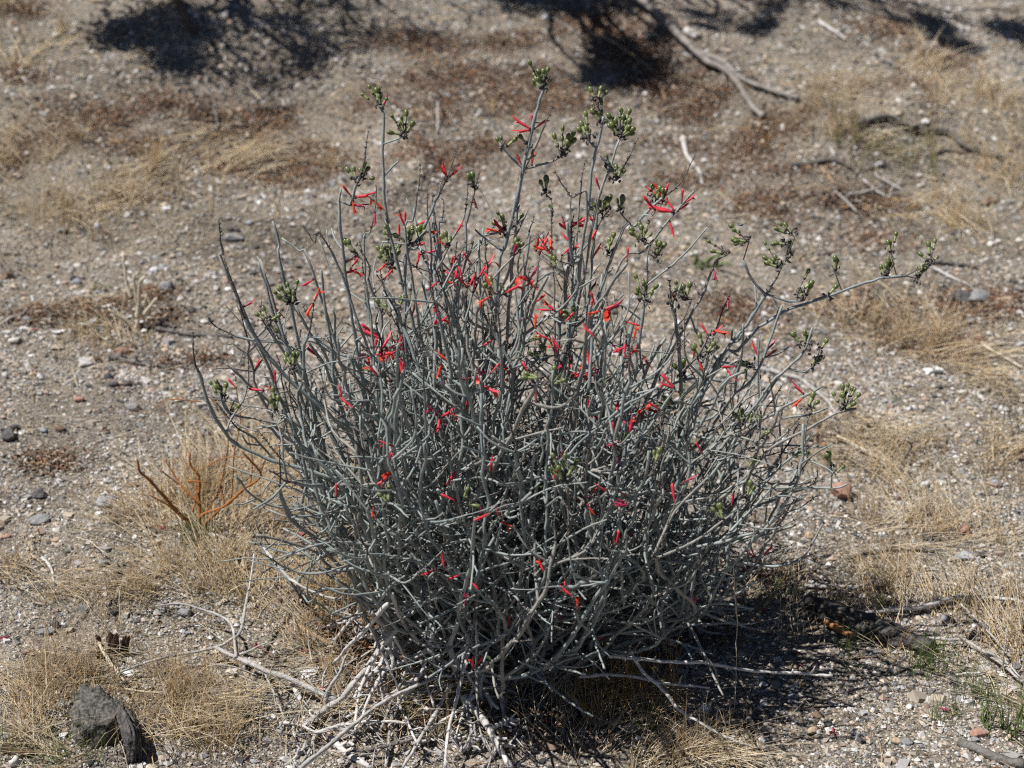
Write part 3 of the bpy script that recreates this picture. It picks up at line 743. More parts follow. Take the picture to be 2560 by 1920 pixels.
FLOWERS = '''B|85 1180 90 1235 o|65 1165 0 1095 b|85 1130 95 1085|105 1180 235 1165|190 1190 235 1232 o|100 1235 215 1240 c|195 1250 195 1295 c|650 1050 625 985|660 1040 712 998|645 1060 625 1035 o|275 640 300 580 c|1095 780 990 715|1090 778 982 782 e|1110 772 1105 712 b|1160 755 1215 718 b|1085 985 1040 903 b|1125 995 1130 935 o|1600 1205 1598 1120 o|1572 1150 1543 1093 b|1300 1395 1258 1315|1275 1390 1270 1445 o|1565 1360 1502 1282 e|1530 1350 1508 1388|1870 1155 1785 1102|1840 1110 1768 1158 e|1900 1130 1928 1075 b|1895 1130 1858 1068 o|1905 1268 1813 1183 b|1990 1282 1798 1243|2000 1278 1850 1262|2040 1255 2040 1190 b|2030 1250 2092 1208|2045 1278 2117 1233 b|1965 1325 1985 1400|1985 1395 1985 1458 o|1755 1562 1760 1488 b|1000 1412 918 1313 b|945 1368 906 1360 o|1280 1532 1183 1443 b|1240 1500 1152 1475 o|775 1552 713 1473 b|622 1478 563 1433 o|360 1340 345 1305|330 1380 330 1348|400 1360 405 1308 b|460 1350 512 1333|500 1380 522 1380 o|440 1460 517 1453 b|455 1515 527 1508 b|470 1595 480 1530 e|85 1572 142 1508 b|10 1567 77 1538 b|0 1615 102 1590|60 1600 112 1622 o|190 1647 247 1603 o|280 1652 327 1608 b|552 1652 538 1608|660 1562 702 1518 o|702 1652 638 1623 b|795 1657 827 1603 b|690 1392 715 1355|1350 1500 1402 1460 e|1390 1450 1368 1428|1330 1520 1362 1490 b|1490 1552 1537 1478|1030 1547 1040 1508 c|795 1178 812 1222 w
C|245 1187 337 1122|320 1160 362 1172 o|500 1330 545 1300 w|70 1290 40 1250
D|1828 107 1758 162 b|1820 250 1847 198 o|1812 215 1780 272 o|1440 282 1492 253 c|1690 342 1658 308 b|1912 552 1812 478 b|1520 657 1552 578 e|1600 732 1606 658 b|1362 757 1312 708 b|1562 747 1453 744 b|1640 822 1608 755 e|2030 852 2018 780 b|2030 812 2072 852|1395 722 1395 688 b|1990 1402 1992 1350 b
E|740 165 648 78 b|600 132 548 182 b|612 130 672 157 o|770 152 827 58 b|745 132 735 98 b|780 212 785 178 b|960 182 1072 122|900 200 878 212 o|910 232 903 193 o|1050 165 1137 118 b|1112 142 1137 172 o|602 392 558 298 b|240 472 108 413|232 450 118 383 b|252 662 183 573 e|400 672 407 623 b|625 600 612 645 o|652 590 623 568 o|425 332 432 298 e|1085 452 1085 342 b|1135 432 1136 388 o|1262 280 1168 282|1180 277 1252 228 b|1292 312 1238 263 e|1325 342 1310 308|1455 342 1476 253 b|1512 292 1498 258 b|1550 312 1612 288|1562 322 1528 332 o|1300 412 1342 373 b|1290 522 1258 468 e|1262 467 1222 450|1310 562 1298 538|1125 692 1062 592 b|1062 662 1038 672 o|920 452 893 472 b|888 682 912 658 b|1010 712 988 668|1472 662 1403 665|1482 692 1458 648 e|1465 642 1460 608|1702 500 1606 552 b|1670 582 1670 548 b|1710 582 1752 538|1782 540 1698 546 o|1778 568 1792 595 o|1500 462 1478 438|1620 472 1642 502 b|1750 462 1757 428 o|1660 340 1692 352 b|1752 682 1738 638 c|1900 180 1922 212 w|1972 762 1878 678 b|1960 742 1898 720|1912 882 1848 848|1862 872 1816 886 o|1772 942 1693 888 e|1640 1042 1635 1018 b|1700 1022 1706 988|1590 1112 1642 1093 c|1140 882 1140 838 b|322 1122 293 1113|302 1250 222 1312 e|330 1240 288 1262 o|280 1232 285 1208|608 1347 693 1248 b|692 1422 587 1383 b|620 1400 588 1472 o|922 1520 812 1577 b|925 1540 964 1562 o|930 1542 920 1478|200 1430 188 1505 o|885 1262 891 1232|1300 1232 1306 1152 o|1302 1200 1288 1238|1602 1372 1552 1348|1620 1330 1657 1357 b|1400 1430 1457 1413 c|1440 1440 1462 1477 o|1732 1430 1668 1413 c|1722 1452 1663 1445 c|1712 1487 1668 1490 c|1990 1432 1968 1308 b|1980 1322 2032 1300 c|1625 1660 1642 1598 b|380 722 375 688|120 1050 95 1000 w|1640 1130 1650 1230 w|1340 1100 1310 1150 w|840 1440 830 1500 w|1500 200 1540 130 w|1030 70 1010 120 w
I|570 472 503 497|620 492 614 453|737 510 663 542 b|752 538 782 577 b|1215 532 1193 468 e|1382 647 1303 588|1340 672 1330 588 b|1385 757 1392 678 o|1345 582 1392 574 b|1620 352 1642 243 b|1640 302 1672 298 c|1000 842 1000 822|1582 890 1528 902 e|755 702 760 618 c|2125 752 2124 658 b|785 1062 780 998|800 1062 823 1030 b|1320 780 1310 720 w
G|245 442 302 403|280 420 337 430 o|260 442 218 378 b|310 420 362 436 o|187 592 190 543|197 597 212 632 o|432 622 318 635 b|382 642 417 687 e|547 572 513 493|570 577 642 538 b|580 552 602 530 c|832 832 753 758|790 802 757 832 o|240 1167 208 1118 b|312 57 320 92 c|430 1350 420 1410 c|330 170 320 230 c
J|555 402 488 353|550 382 523 328 b|600 392 652 343|210 752 203 663 b'''
def flower_at(x0, y0, x1, y1, kind):
    if np.hypot(allpts[3] - x0, allpts[4] - y0).min() > 30: return
    p, bi, t, r = near(x0, y0)
    sx, sy = x1 - x0, y1 - y0; lp = math.hypot(sx, sy)
    scr = AX_R * sx / lp - AX_U * sy / lp
    d = unit(scr + AX_F * rng.uniform(-.45, .2))
    a = unit(P(x0, y0, p[1]) - p) if False else perp(unit(t))
    depth = (p - CAM) @ AX_F
    sc = np.clip(lp * depth / FPX / .038 * 1.06, .72, 1.25)
    hang(FLM[kind], 'flower', bi, p - ROOT + d * r * .8, d, sc, None if kind != 'o' else rng.uniform(-1, 1))
for ln in FLOWERS.split('\n'):
    it = ln.split('|'); v = it[0]
    for e in it[1:]:
        a = e.split(); x0, y0 = V(v, float(a[0]), float(a[1])); x1, y1 = V(v, float(a[2]), float(a[3]))
        flower_at(x0, y0, x1, y1, a[4] if len(a) > 4 else 'ad'[rng.integers(0, 2)])
# a few more deep in the thicket
P_, B_, T_, x_, y_, w_, R_ = allpts
ok = np.where((P_[:, 2] - ROOT[2] > .35) & (y_ > 560) & (y_ < 1250) & (np.abs(P_[:, 0] - ROOT[0]) < .5))[0]
cen = ok[rng.random(len(ok)) < np.clip(1.4 - np.abs(x_[ok] - 1180) / 420, .05, 1) * np.clip(1.5 - (y_[ok] - 560) / 420, .05, 1)]
for i in rng.choice(cen, 26, replace=False):
    t = unit(T_[i])
    for q in range(rng.integers(2, 5)):
        d = unit(perp(t) * .9 + t * .4 - AX_F * .25)
        hang(FLM['abdbceaw'[rng.integers(0, 8)]], 'flower', int(B_[i]), P_[i] - ROOT + d * R_[i] * .8 + t * rng.uniform(-.006, .006), d, rng.uniform(.8, 1.08))

# seed pods in clusters: centre, count, spread, then the point the cluster springs from
PODS = '''B|215 575 9 48 236 645|385 745 9 58 385 805|85 1010 3 30 110 1070|150 1030 4 30 125 1060|765 1060 3 30 790 1130|1200 430 13 75 1205 530|955 845 3 32 975 885|1322 820 9 55 1308 925|1510 555 3 55 1520 620|1525 660 5 45 1545 740|1460 760 5 45 1490 840|1655 680 17 85 1655 815|1690 765 6 45 1655 815|1120 830 2 20 1125 870|1640 1020 4 40 1640 1070|1200 1100 3 35 1220 1150|1590 940 2 20 1600 985|1530 1220 4 40 1555 1270|1590 1200 3 30 1580 1260|1670 1200 3 30 1660 1260|1860 1150 5 50 1880 1210|1920 1160 3 35 1910 1210|955 1310 4 45 985 1370|1040 1280 2 25 1030 1330|1030 1450 5 45 1015 1500|290 1500 12 65 300 1600|400 1385 5 40 410 1440|480 1380 5 35 470 1440|270 1390 3 35 290 1440|50 1450 3 35 90 1510|640 1420 3 30 650 1470|1770 1365 7 60 1790 1430|1890 1470 4 45 1870 1530|1610 1450 4 35 1580 1510|1270 1560 3 30 1280 1600
C|440 1370 5 65 505 1430|270 1475 2 35 380 1508|720 1330 4 45 775 1405|670 1425 2 45 740 1450|635 1530 6 52 690 1590|740 1495 1 15 750 1520|1010 1560 2 25 1015 1620|1330 1425 3 50 1345 1510|1330 1565 7 52 1310 1650|1590 1490 4 62 1580 1560|1520 1590 5 50 1500 1650
D|1690 180 10 60 1735 275|1570 320 4 52 1585 365|1730 600 5 50 1738 650|1295 750 7 45 1325 825|1380 880 2 22 1365 905|1610 830 4 52 1632 905
E|250 260 5 45 290 330|380 230 3 35 350 290|880 150 3 30 910 200|990 180 2 20 990 220|1370 320 5 45 1400 380|1030 500 2 30 990 530|1140 470 2 25 1110 490|1200 550 4 55 1220 600|1270 705 3 40 1250 740|1160 680 2 25 1200 690|1500 800 2 25 1450 810|1810 150 4 50 1820 220|1770 210 2 25 1800 250|1850 230 2 25 1820 260|1960 250 2 25 1960 290|2030 180 3 35 2050 230|1930 830 8 62 1990 880|1330 1220 9 72 1320 1320|1660 1060 2 20 1660 1110|270 1380 3 32 290 1430|740 1420 2 20 720 1440|1880 1170 2 25 1860 1220
G|100 620 5 45 125 695|260 510 5 62 235 570|110 180 4 40 125 240|480 600 4 45 530 620|800 200 3 45 840 240|840 120 3 45 790 200|1000 195 1 15 970 210|860 450 3 38 840 520|950 480 2 25 920 540|800 460 2 20 820 510|900 605 3 30 870 650|1090 785 10 72 1068 890|880 840 4 32 850 885|470 930 4 42 480 980|520 950 2 25 500 990|600 1030 2 25 570 1060|520 1190 2 25 490 1230|790 1140 2 25 760 1160|970 1180 4 32 992 1230|1040 1250 1 15 1010 1270|510 1370 2 25 490 1410|330 1490 3 32 350 1550'''
npod = 0; POD_REST = MB()
for ln in sorted(PODS.split('\n'), key=lambda q: q[0] == 'E'):
    it = ln.split('|'); v = it[0]
    for e in it[1:]:
        a = list(map(float, e.split())); cx, cy = V(v, a[0], a[1]); n = int(a[2]); sp = a[3] / 2.37; bx, by = V(v, a[4], a[5])
        p, bi, t, r = near(bx, by, 30); dep = (p - CAM) @ AX_F; k = dep / FPX
        B0 = P(bx, by, p[1]); br = BR[bi]; rt = p - ROOT
        if np.linalg.norm(B0 - p) > .004 and np.linalg.norm(B0 - p) < .06: br.mb.tube(spline([rt, B0 - ROOT], .008), .0011, 5, 1); rt = B0 - ROOT
        up = AX_R * (cx - bx) * k - AX_U * (cy - by) * k; far = np.linalg.norm(up)
        for q in range(n):
            g = rng.normal(size=3) * sp * k * .55; g -= AX_F * (g @ AX_F) * .5; tipp = rt + up + g; tipp += unit(tipp - rt) * .006
            dd = unit(tipp - rt); ln_ = np.linalg.norm(tipp - rt); sc = rng.uniform(.7, 1.12)
            st = tipp - dd * .025 * sc if ln_ > .03 else rt + dd * .004
            if np.linalg.norm(st - rt) > .003: br.mb.tube(np.array([rt, (rt + st) / 2 + rng.normal(size=3) * .001, st + dd * .003]), .0008, 4, 1, False)
            if npod < 300: hang(PODM[rng.integers(0, 3)], 'seed_pod', bi, st, dd, sc, rng.uniform(0, 6.28))
            else:
                me = PODM[rng.integers(0, 3)]; vv = np.zeros(len(me.vertices) * 3, np.float32); me.vertices.foreach_get('co', vv)
                for pl in (0, 1, 2):
                    fs = [list(f.vertices) for f in me.polygons if f.material_index == pl]
                    if pl < 2: POD_REST.add(st + (vv.reshape(-1, 3) * sc) @ frame(dd).T, fs, pl)
            npod += 1
        for q in range(4 + n):
            spike(br.mb, rt + up * rng.uniform(0, .5) + rng.normal(size=3) * .005, unit(up + rng.normal(size=3) * far * .9), rng.uniform(.004, .009), 1)
# small leaves left on a few shoots
hi = np.where((P_[:, 2] - ROOT[2] > .15))[0]
for i in rng.choice(hi, 90, replace=False):
    t = unit(T_[i]); d = unit(perp(t) + t * .6); f = frame(d); l = rng.uniform(.007, .014)
    sh = np.array([[0, 0, 0], [.35, .28, .05], [.8, .2, .08], [1, 0, .02], [.8, -.2, .08], [.35, -.28, .05]]) * l
    br = BR[int(B_[i])]; br.mb.add(P_[i] - ROOT + sh @ f.T, [[0, 1, 2, 3], [0, 3, 4, 5]], 2)
for b in BR:
    b.obj = link('branch', b.mb.mesh('branch', [M[b.m], M['raceme'], M['leaf'], M['dead']], True), shrub)
if POD_REST.v: link('seed_pods', POD_REST.mesh('seed_pods', [M['pod_neck'], M['pod_bulb'], M['bract']]), shrub)['kind'] = 'stuff'
for me, name, bi, m in HANG:
    o = link(name, me, BR[bi].obj); o.matrix_local = m

# ------------------------------------------------------------------ dead sticks
def ground_path(view, nums, lift, r):
    """points over the ground that show along a photo line; lift: metres above the ground at start and end"""
    pp = [V(view, nums[k], nums[k + 1]) for k in range(0, len(nums), 2)]; n = len(pp)
    out = []
    for k, (x, y) in enumerate(pp):
        h = lift[0] + (lift[1] - lift[0]) * k / max(1, n - 1) + r * .5
        out.append(G(x, y, h))
    return np.array(out)
def woody(mb, pts, r0, r1, m=0, n=8, rough=.16, wob=.0015):
    pts = spline(pts, .012); k = len(pts)
    w = np.cumsum(rng.normal(size=(k, 3)), 0) * wob * .5; w -= np.linspace(0, 1, k)[:, None] * w[-1]; pts = pts + w
    r = np.linspace(r0, r1, k) * (1 + rng.uniform(-rough, rough, k))
    mb.tube(pts[::-1] if False else pts, r, n, m); mb.tube(pts[:2][::-1], r[:2][::-1] * [1, .98], n, m)
    return pts
def stick(name, view, nums, r_mm, label, cat='stick', group=None, m='dead', lift=(0, 0), knots=0, taper=.65):
    pts = ground_path(view, nums, lift, r_mm / 1000); o0 = pts[0].copy(); o0[2] = float(height(o0[0], o0[1]))
    if group and 'heaped' in group: r_mm *= 1.15
    mb = MB(); q = woody(mb, pts - o0, r_mm / 1000, r_mm / 1000 * taper)
    for _ in range(knots):
        i = rng.integers(2, len(q) - 2); t = unit(q[i + 1] - q[i - 1]); d = unit(perp(t) + t * .5); d[2] = abs(d[2]); l = rng.uniform(.01, .03)
        woody(mb, np.array([q[i], q[i] + d * l * .6, q[i] + d * l]), r_mm / 1000 * .5, r_mm / 1000 * .3, 0, 6)
    o = link(name, mb.mesh(name, [M[m]]), None, o0)
    return tag(o, label, cat, group)
def forked(name, view, main, forks, r_mm, label, cat, m, lift=(0, 0), part='side_branch'):
    pts = ground_path(view, main, lift, r_mm / 1000); o0 = pts[0].copy(); o0[2] = float(height(o0[0], o0[1]))
    root = bpy.data.objects.new(name, None); col.objects.link(root); root.location = o0; root.empty_display_size = .05; tag(root, label, cat)
    mb = MB(); woody(mb, pts - o0, r_mm / 1000, r_mm / 1000 * .7); link('main_limb', mb.mesh('main_limb', [M[m]]), root)
    for nums, rr, lf in forks:
        p = ground_path(view, nums, lf, rr / 1000); mb = MB(); woody(mb, p - o0, rr / 1000, rr / 1000 * .55, wob=.001)
        link(part, mb.mesh(part, [M[m]]), root)
    return root
TANGLE = '''190 1548 480 1310 900 990 1200 820 1480 710 1580 700;3.4;.03 .10;dead
870 190 1000 130 1350 20;3.2;.06 .12;dead
700 0 900 170 1000 290 1090 400;3.0;.10 .05;dead
130 1240 420 990 560 910 640 800 830 550 1000 280 1200 90;5.0;.0 .10;dead
640 800 760 860 880 915;2.6;.03 .02;dead_pale
420 980 440 840 530 700 610 510;2.8;.01 .09;dead
0 1140 120 1140 220 1170 340 1220;2.6;.01 .02;dead_pale
330 1230 600 1160 860 1120 1180 1140;2.8;.02 .04;dead_pale
120 1160 130 1280 200 1400;2.6;.01 0;dead
1260 290 1080 480 960 680 830 850 680 1110 660 1200;3.4;.10 .01;dead
780 710 950 640 1300 480 1490 400;3.2;.05 .12;dead
1490 430 1220 570 1120 780 1020 970 930 1200;2.8;.10 .01;dead
1340 30 1370 200 1540 430 1690 630 1830 860;3.4;.14 .05;dead_pale
1360 460 1560 580 1830 710 2180 860;3.2;.11 .03;dead
1740 240 1740 480 1690 680 1640 880 1570 1150 1530 1400 1530 1548;3.4;.14 .02;dead_pale
1540 410 1700 440 1870 560 2050 630;2.8;.12 .06;dead_pale
1900 560 1860 700 1850 880 1890 920;3.0;.10 .02;dead
1790 880 1600 1040 1380 1190;3.0;.05 .02;dead_pale
1380 1190 1130 1300 820 1370 680 1390 610 1430;3.6;.02 .01;dead_dark
1590 780 1530 830 1390 1090 1240 1340 1130 1548;3.8;.06 .01;dead
1690 880 1740 960 1860 1090 1990 1320 2130 1548;6.5;.04 .02;dead_pale
460 1270 510 1310 620 1410 840 1548;6.5;.0 .0;dead_pale
1170 800 1260 900 1390 1040;5.5;.03 .02;dead_pale
880 780 960 920 1030 1090 1000 1400 970 1548;3.6;.04 .0;dead
1940 1190 2080 1120 2212 1100;4.0;.02 .03;dead_pale
1690 1370 1860 1250;4.4;.01 .03;dead
1570 1200 1620 1280 1690 1390;5.5;.01 .01;dead
2110 720 2060 850 1970 1050;3.0;.06 .01;dead_dark
1860 0 1910 200 1990 400 2080 600;3.6;.2 .08;dead_dark
1860 1548 1980 1420 1990 1330;3.2;.0 .01;dead
2000 1300 2090 1340 2170 1350;3.0;.01 .01;dead_pale
340 1200 270 1400 200 1500;3.0;.01 .0;dead
100 740 230 960 340 1120;4.8;.01 .01;dead_pale
1220 330 1240 460 1250 600;3.4;.06 .02;dead
1440 700 1560 760 1640 900;3.0;.06 .03;dead_dark
1010 650 1090 740 1180 850;3.6;.05 .02;dead_dark
820 600 800 760 820 900 830 1200;3.2;.04 .0;dead
1040 960 1060 1120 1060 1300;4.0;.02 .01;dead_dark
760 1150 700 1250 640 1360;2.6;.01 .0;dead
2060 700 2080 900 2070 1080;2.6;.06 .01;dead_dark
1230 1060 1300 1140 1340 1240;2.4;.02 .0;dead_dark
1700 1000 1760 1140 1740 1300 1690 1370;3.0;.04 .02;dead
1480 1250 1360 1290 1300 1310;3.0;.01 .01;dead_pale
1370 1500 1500 1470;2.4;.0 .0;dead
40 1530 190 1410 240 1300;3.0;.0 .01;dead
0 1240 150 1230 330 1310 480 1330;2.6;.0 .01;dead_dark'''
TL = 'weathered grey dead stick in the tangle heaped against the foot of the shrub'
TP = 'bleached whitish dead stick in the tangle heaped against the foot of the shrub'
TD = 'dark grey-brown dead stick in the tangle heaped against the foot of the shrub'
OWN = {0: 'longest grey stick slanting right across the tangle, bent over at its upper end', 3: 'thick knotted grey stick rising from the forked dead branch up into the shrub',
       20: 'thickest bleached pole slanting from the tangle down to bare ground', 21: 'thick bleached stick lying flat at the outer edge of the tangle', 22: 'short thick bleached stick in the middle of the tangle',
       18: 'long dark curved stick lying flat on the ground under the tangle', 14: 'long steep bleached stick standing through the middle of the tangle', 13: 'straight grey stick crossing over the top of the thickest bleached pole',
       32: 'bleached stick crossing under the thick end of the forked dead branch', 16: 'short hooked grey stick standing at the top of the thickest bleached pole', 28: 'dark stem hanging steeply from the shrub into the tangle',
       11: 'grey stick angled sharply halfway along, crossing the longest grey stick', 15: 'arched bleached stick curving out of the shrub over the tangle'}
extra = []
for _ in range(62):                                     # further sticks of the heap, fanning out from the foot of the shrub
    x0, y0 = 780 + rng.random() * 1350, -180 + rng.random() * 950
    a = math.radians(rng.uniform(95, 160) if rng.random() < .6 else rng.uniform(30, 90)); l = rng.uniform(350, 800)
    x1, y1 = x0 + math.cos(a) * l, min(1540, y0 + math.sin(a) * l); xm, ym = (x0 + x1) / 2 + rng.normal() * 40, (y0 + y1) / 2 + rng.normal() * 30
    extra.append('%.0f %.0f %.0f %.0f %.0f %.0f;%.1f;%.3f %.3f;%s' % (x0, y0, xm, ym, x1, y1, rng.uniform(2.2, 3.8), rng.uniform(.08, .24) * (1.15 - max(0, y0) / 900), rng.uniform(.0, .05), ['dead', 'dead_pale', 'dead_pale'][rng.integers(0, 3)]))
for ti, ln in enumerate(TANGLE.split('\n') + extra):
    a, r, lf, m = ln.split(';')
    lb = OWN.get(ti) or {'dead': TL, 'dead_pale': TP, 'dead_dark': TD}[m]
    stick('dead_stick', 'K', list(map(float, a.split())), float(r), lb, 'stick', 'dead sticks heaped at the foot of the shrub', m, tuple(map(float, lf.split())), knots=3)
# smaller bits of the same tangle that nobody could count
mb = MB(); O0 = ROOT.copy()
for _ in range(230):
    x, y = 1010 + rng.normal() * 190, 1740 + rng.normal() * 95
    if rng.random() < .3: x, y = 1400 + rng.normal() * 170, 1650 + rng.normal() * 60
    if y > 1940: continue
    p = G(x, y); a = rng.uniform(0, 6.28); l = rng.uniform(.02, .10); d = np.array([math.cos(a), math.sin(a), 0]); h = rng.uniform(.002, .03)
    e = p + d * l; p[2] += h; e[2] = float(height(e[0], e[1])) + rng.uniform(.002, .03)
    woody(mb, np.array([p, (p + e) / 2 + rng.normal(size=3) * .004, e]) - O0, rng.uniform(.001, .0022), .001, 0, 5, .1, .0006)
tag(link('twig_debris', mb.mesh('twig_debris', [M['dead']]), None, O0), 'fine broken grey twigs littering the ground under the shrub', 'twigs', kind='stuff')

forked('forked_dead_branch', 'H', [1990, 1262, 1950, 1240, 1780, 1170, 1580, 1090, 1400, 1010, 1280, 945], [
    ([1400, 1005, 1385, 890, 1280, 945, 1000, 1000, 850, 1040, 690, 1100], 3.4, (.03, .02)),
    ([1400, 1005, 1390, 890, 1370, 810, 1310, 760, 1200, 720, 1060, 690, 920, 700], 3.0, (.035, .05)),
    ([1390, 890, 1425, 840, 1460, 680, 1490, 500, 1505, 390], 3.0, (.04, .12)),
    ([1405, 990, 1500, 950, 1590, 915], 2.6, (.03, .05)),
    ([1440, 1010, 1540, 1050, 1600, 1160, 1650, 1270, 1690, 1370], 2.8, (.03, .015))], 5.4,
    'long forked lavender-grey dead branch reaching out over dry grass towards the dark stump', 'branch', 'dead', (.02, .03))
stick('dead_stick', 'J', [-330, 1000, 0, 1022, 260, 1030, 500, 1080, 820, 1105, 1000, 1110], 3.4, 'long straight white bleached stick jutting from the shrub over its own shadow', 'stick', None, 'dead_pale', (.12, .07), 3)
stick('dead_stick', 'J', [-500, 1120, -260, 1110, 0, 1165, 150, 1178, 270, 1185], 3.0, 'shorter white bleached stick parallel below the long straight one', 'stick', None, 'dead_pale', (.08, .05), 3)
stick('dead_stick', 'J', [-200, 960, -120, 1090, 0, 1200, 120, 1320, 330, 1450, 500, 1520, 640, 1545], 3.2, 'curved pale stick sagging from the shrub down to the bare gravel', 'stick', None, 'dead_pale', (.12, .0), 2)
stick('dead_stick', 'H', [1560, 350, 1660, 480, 1780, 570, 1900, 640, 2000, 660, 2060, 600], 3.2, 'bow-shaped grey dead twig hanging low among fallen petals', 'stick', None, 'dead', (.10, .12), 4)
stick('dead_stick', 'H', [1740, 420, 1700, 460, 1660, 480, 1640, 560, 1560, 640], 1.8, 'thin crooked twig dangling from the bow-shaped dead twig', 'stick', None, 'dead_pale', (.12, .04), 1)
stick('split_wood_piece', 'H', [1750, 800, 1850, 870, 1960, 930], 6.5, 'split tan strip of wood lying in dry grass beside fallen petals', 'wood', None, 'wood_tan', (.002, .002), 0, .8)
stick('driftwood_piece', 'D', [650, 565, 760, 590, 870, 615, 1010, 640], 9.0, 'short thick grey piece of dead wood with a dark end by the pink stone', 'wood', None, 'dead_dark', (.004, 0), 2, .45)
stick('dead_stick', 'D', [920, 405, 1060, 430, 1200, 445, 1380, 455], 6.0, 'dark straight stick running from the cream dead stubs towards the shrub', 'stick', None, 'dead_dark', (.004, .002), 1)
stick('dead_stick', 'D', [0, 385, 80, 330, 180, 300, 350, 300, 590, 295], 3.6, 'long thin bent grey stick left of the cream dead stubs', 'stick', None, 'dead', (.006, .004), 2)
stick('dead_stick', 'H', [250, 410, 290, 450, 310, 490, 320, 530], 3.6, 'small curved whitish stick alone on gravel', 'stick', None, 'dead_pale', (.002, .002))
stick('dead_stick', 'A', [1260, 630, 1285, 700, 1280, 760, 1210, 800], 5.0, 'short dark crooked twig in the rusty litter of the bank', 'stick', None, 'dead_dark', (.02, .01), 1)
stick('dead_stick', 'A', [1480, 655, 1560, 640, 1740, 628], 5.0, 'short dark straight twig with a thick end at the top of the rusty litter', 'stick', None, 'dead_dark', (.01, .01), 0, .4)
stick('dead_stick', 'B', [640, 0, 740, 60, 765, 90, 735, 125], 5.0, 'hooked grey twig on the bank above the tallest pods', 'stick', None, 'dead_dark', (.01, .01))
stick('dead_stick', 'B', [1130, 95, 1200, 90, 1290, 130, 1380, 185, 1445, 235], 6.0, 'dark bent stick on the bank just behind a white stone', 'stick', None, 'dead_dark', (.005, .005), 1)
stick('dead_stick', 'B', [1470, 185, 1620, 250, 1750, 340, 1850, 420, 1930, 590], 4.6, 'long thin dry stalk below the shaded fallen limb', 'stick', None, 'wood_tan', (.01, .01), 1)
stick('dead_stick', 'B', [560, 560, 580, 610, 578, 780], 3.6, 'small upright pale twig on the bank behind the tall stems', 'stick', None, 'dead', (.06, .01))
stick('dead_stick', 'B', [2030, 810, 2045, 890, 2090, 960, 2130, 1010, 2145, 1090], 7.0, 'bleached crooked white stick on the bare bank behind red flowers', 'stick', None, 'dead_pale', (.005, .005), 1)
forked('fallen_limb', 'C', [-330, -160, -60, 60, 40, 160, 140, 265, 250, 360, 330, 400, 400, 460, 470, 560, 530, 650, 590, 690], [
    ([190, 310, 300, 340, 380, 390, 460, 460, 600, 520, 700, 555, 800, 580], 10.0, (.03, .005)),
    ([330, 400, 360, 470, 370, 520], 5.0, (.02, .0)), ([150, 180, 220, 210], 6.0, (.02, .02))], 13.0,
    'big forked grey fallen limb lying half in shadow up the bank', 'limb', 'dead_mid', (.05, .01))
forked('dark_fallen_branch', 'C', [1140, 730, 1220, 705, 1310, 690, 1380, 715, 1460, 760, 1570, 775, 1690, 795, 1760, 870, 1880, 900, 2030, 930], [
    ([1460, 755, 1520, 730], 6.0, (.02, .03)), ([1560, 930, 1660, 890, 1800, 905], 5.0, (.005, .005))], 8.0,
    'long crooked dark branch lying beyond the olive grass clump', 'branch', 'dead_dark', (.01, .01))
stick('dead_stick', 'C', [750, 975, 880, 960, 970, 945, 1040, 960, 1110, 1000], 6.5, 'arched dark stick lying among grey twigs below the olive grass clump', 'stick', None, 'dead_dark', (.005, .005), 2)
stick('dead_stick', 'C', [920, 130, 990, 175, 1080, 235], 6.0, 'pale straight stick high on the bank between two shadows', 'stick', None, 'dead_pale', (.005, .005))
stick('dead_stick', 'C', [130, 180, 200, 215], 12.0, 'short stubby white piece of wood lying in shadow by the big fallen limb', 'stick', None, 'dead_pale', (.004, .004), 0, .9)
stick('dead_stick', 'C', [985, 870, 1000, 900, 1020, 940], 4.0, 'tiny pale twig just above the arched dark stick', 'stick', None, 'dead_pale', (.01, .0))
stick('dead_stick', 'C', [925, 990, 980, 1050, 1010, 1090], 5.0, 'tan broken stick below the arched dark stick', 'stick', None, 'wood_tan', (.003, .003))
for k, nums in enumerate(['1180 1060 1260 1130 1310 1160', '1340 1130 1390 1090 1410 1050', '1080 1150 1180 1140 1300 1100', '1250 1040 1330 1080 1420 1130', '1300 1190 1350 1150 1400 1140', '1010 1130 1090 1200 1150 1260']):
    stick('dead_stick', 'C', list(map(float, nums.split())), 3.6, 'short grey twig in the loose heap of twigs on the bank', 'stick', 'heap of grey twigs on the bank', 'dead', (.004, .02), 1)
stick('dead_stick', 'C', [1600, 1590, 1700, 1640, 1830, 1700], 3.4, 'thin pale stick crossing gravel right of the outermost pods', 'stick', None, 'dead_pale', (.004, .004))
stick('dead_stick', 'C', [1570, 1550, 1700, 1560, 1850, 1580], 8.0, 'dark thick stick in the litter behind the outermost pods', 'stick', None, 'dead_dark', (.002, .002), 1)
stick('dead_stick', 'G', [560, 640, 700, 670, 810, 700, 900, 770, 960, 830, 1015, 905], 5.4, 'curved grey stick on the gravel showing between the pod stems', 'stick', None, 'dead', (.006, .004), 1)
stick('dead_stick', 'G', [1030, 1045, 1100, 1090, 1200, 1140, 1320, 1195], 5.0, 'straight straw-tan stalk lying in dry grass up from the pink rock', 'stick', None, 'cream', (.01, .006))
stick('dead_stick', 'G', [1880, 490, 1980, 550, 2130, 640], 3.6, 'thin pale stalk lying at the far side of dry grass', 'stick', None, 'cream', (.01, .006))
stick('dead_stick', 'G', [1400, 1250, 1430, 1160, 1470, 1100, 1440, 1070], 3.2, 'small curled dark twig standing in dry grass right of the pink rock', 'stick', None, 'dead_dark', (.0, .07))
stick('dead_stick', 'J', [1190, 740, 1330, 725, 1480, 715, 1600, 685, 1720, 650, 1900, 655, 2080, 668, 2140, 685], 4.6, 'long pale bent stick lying just beyond the charred log', 'stick', None, 'dead_pale', (.012, .01), 1)
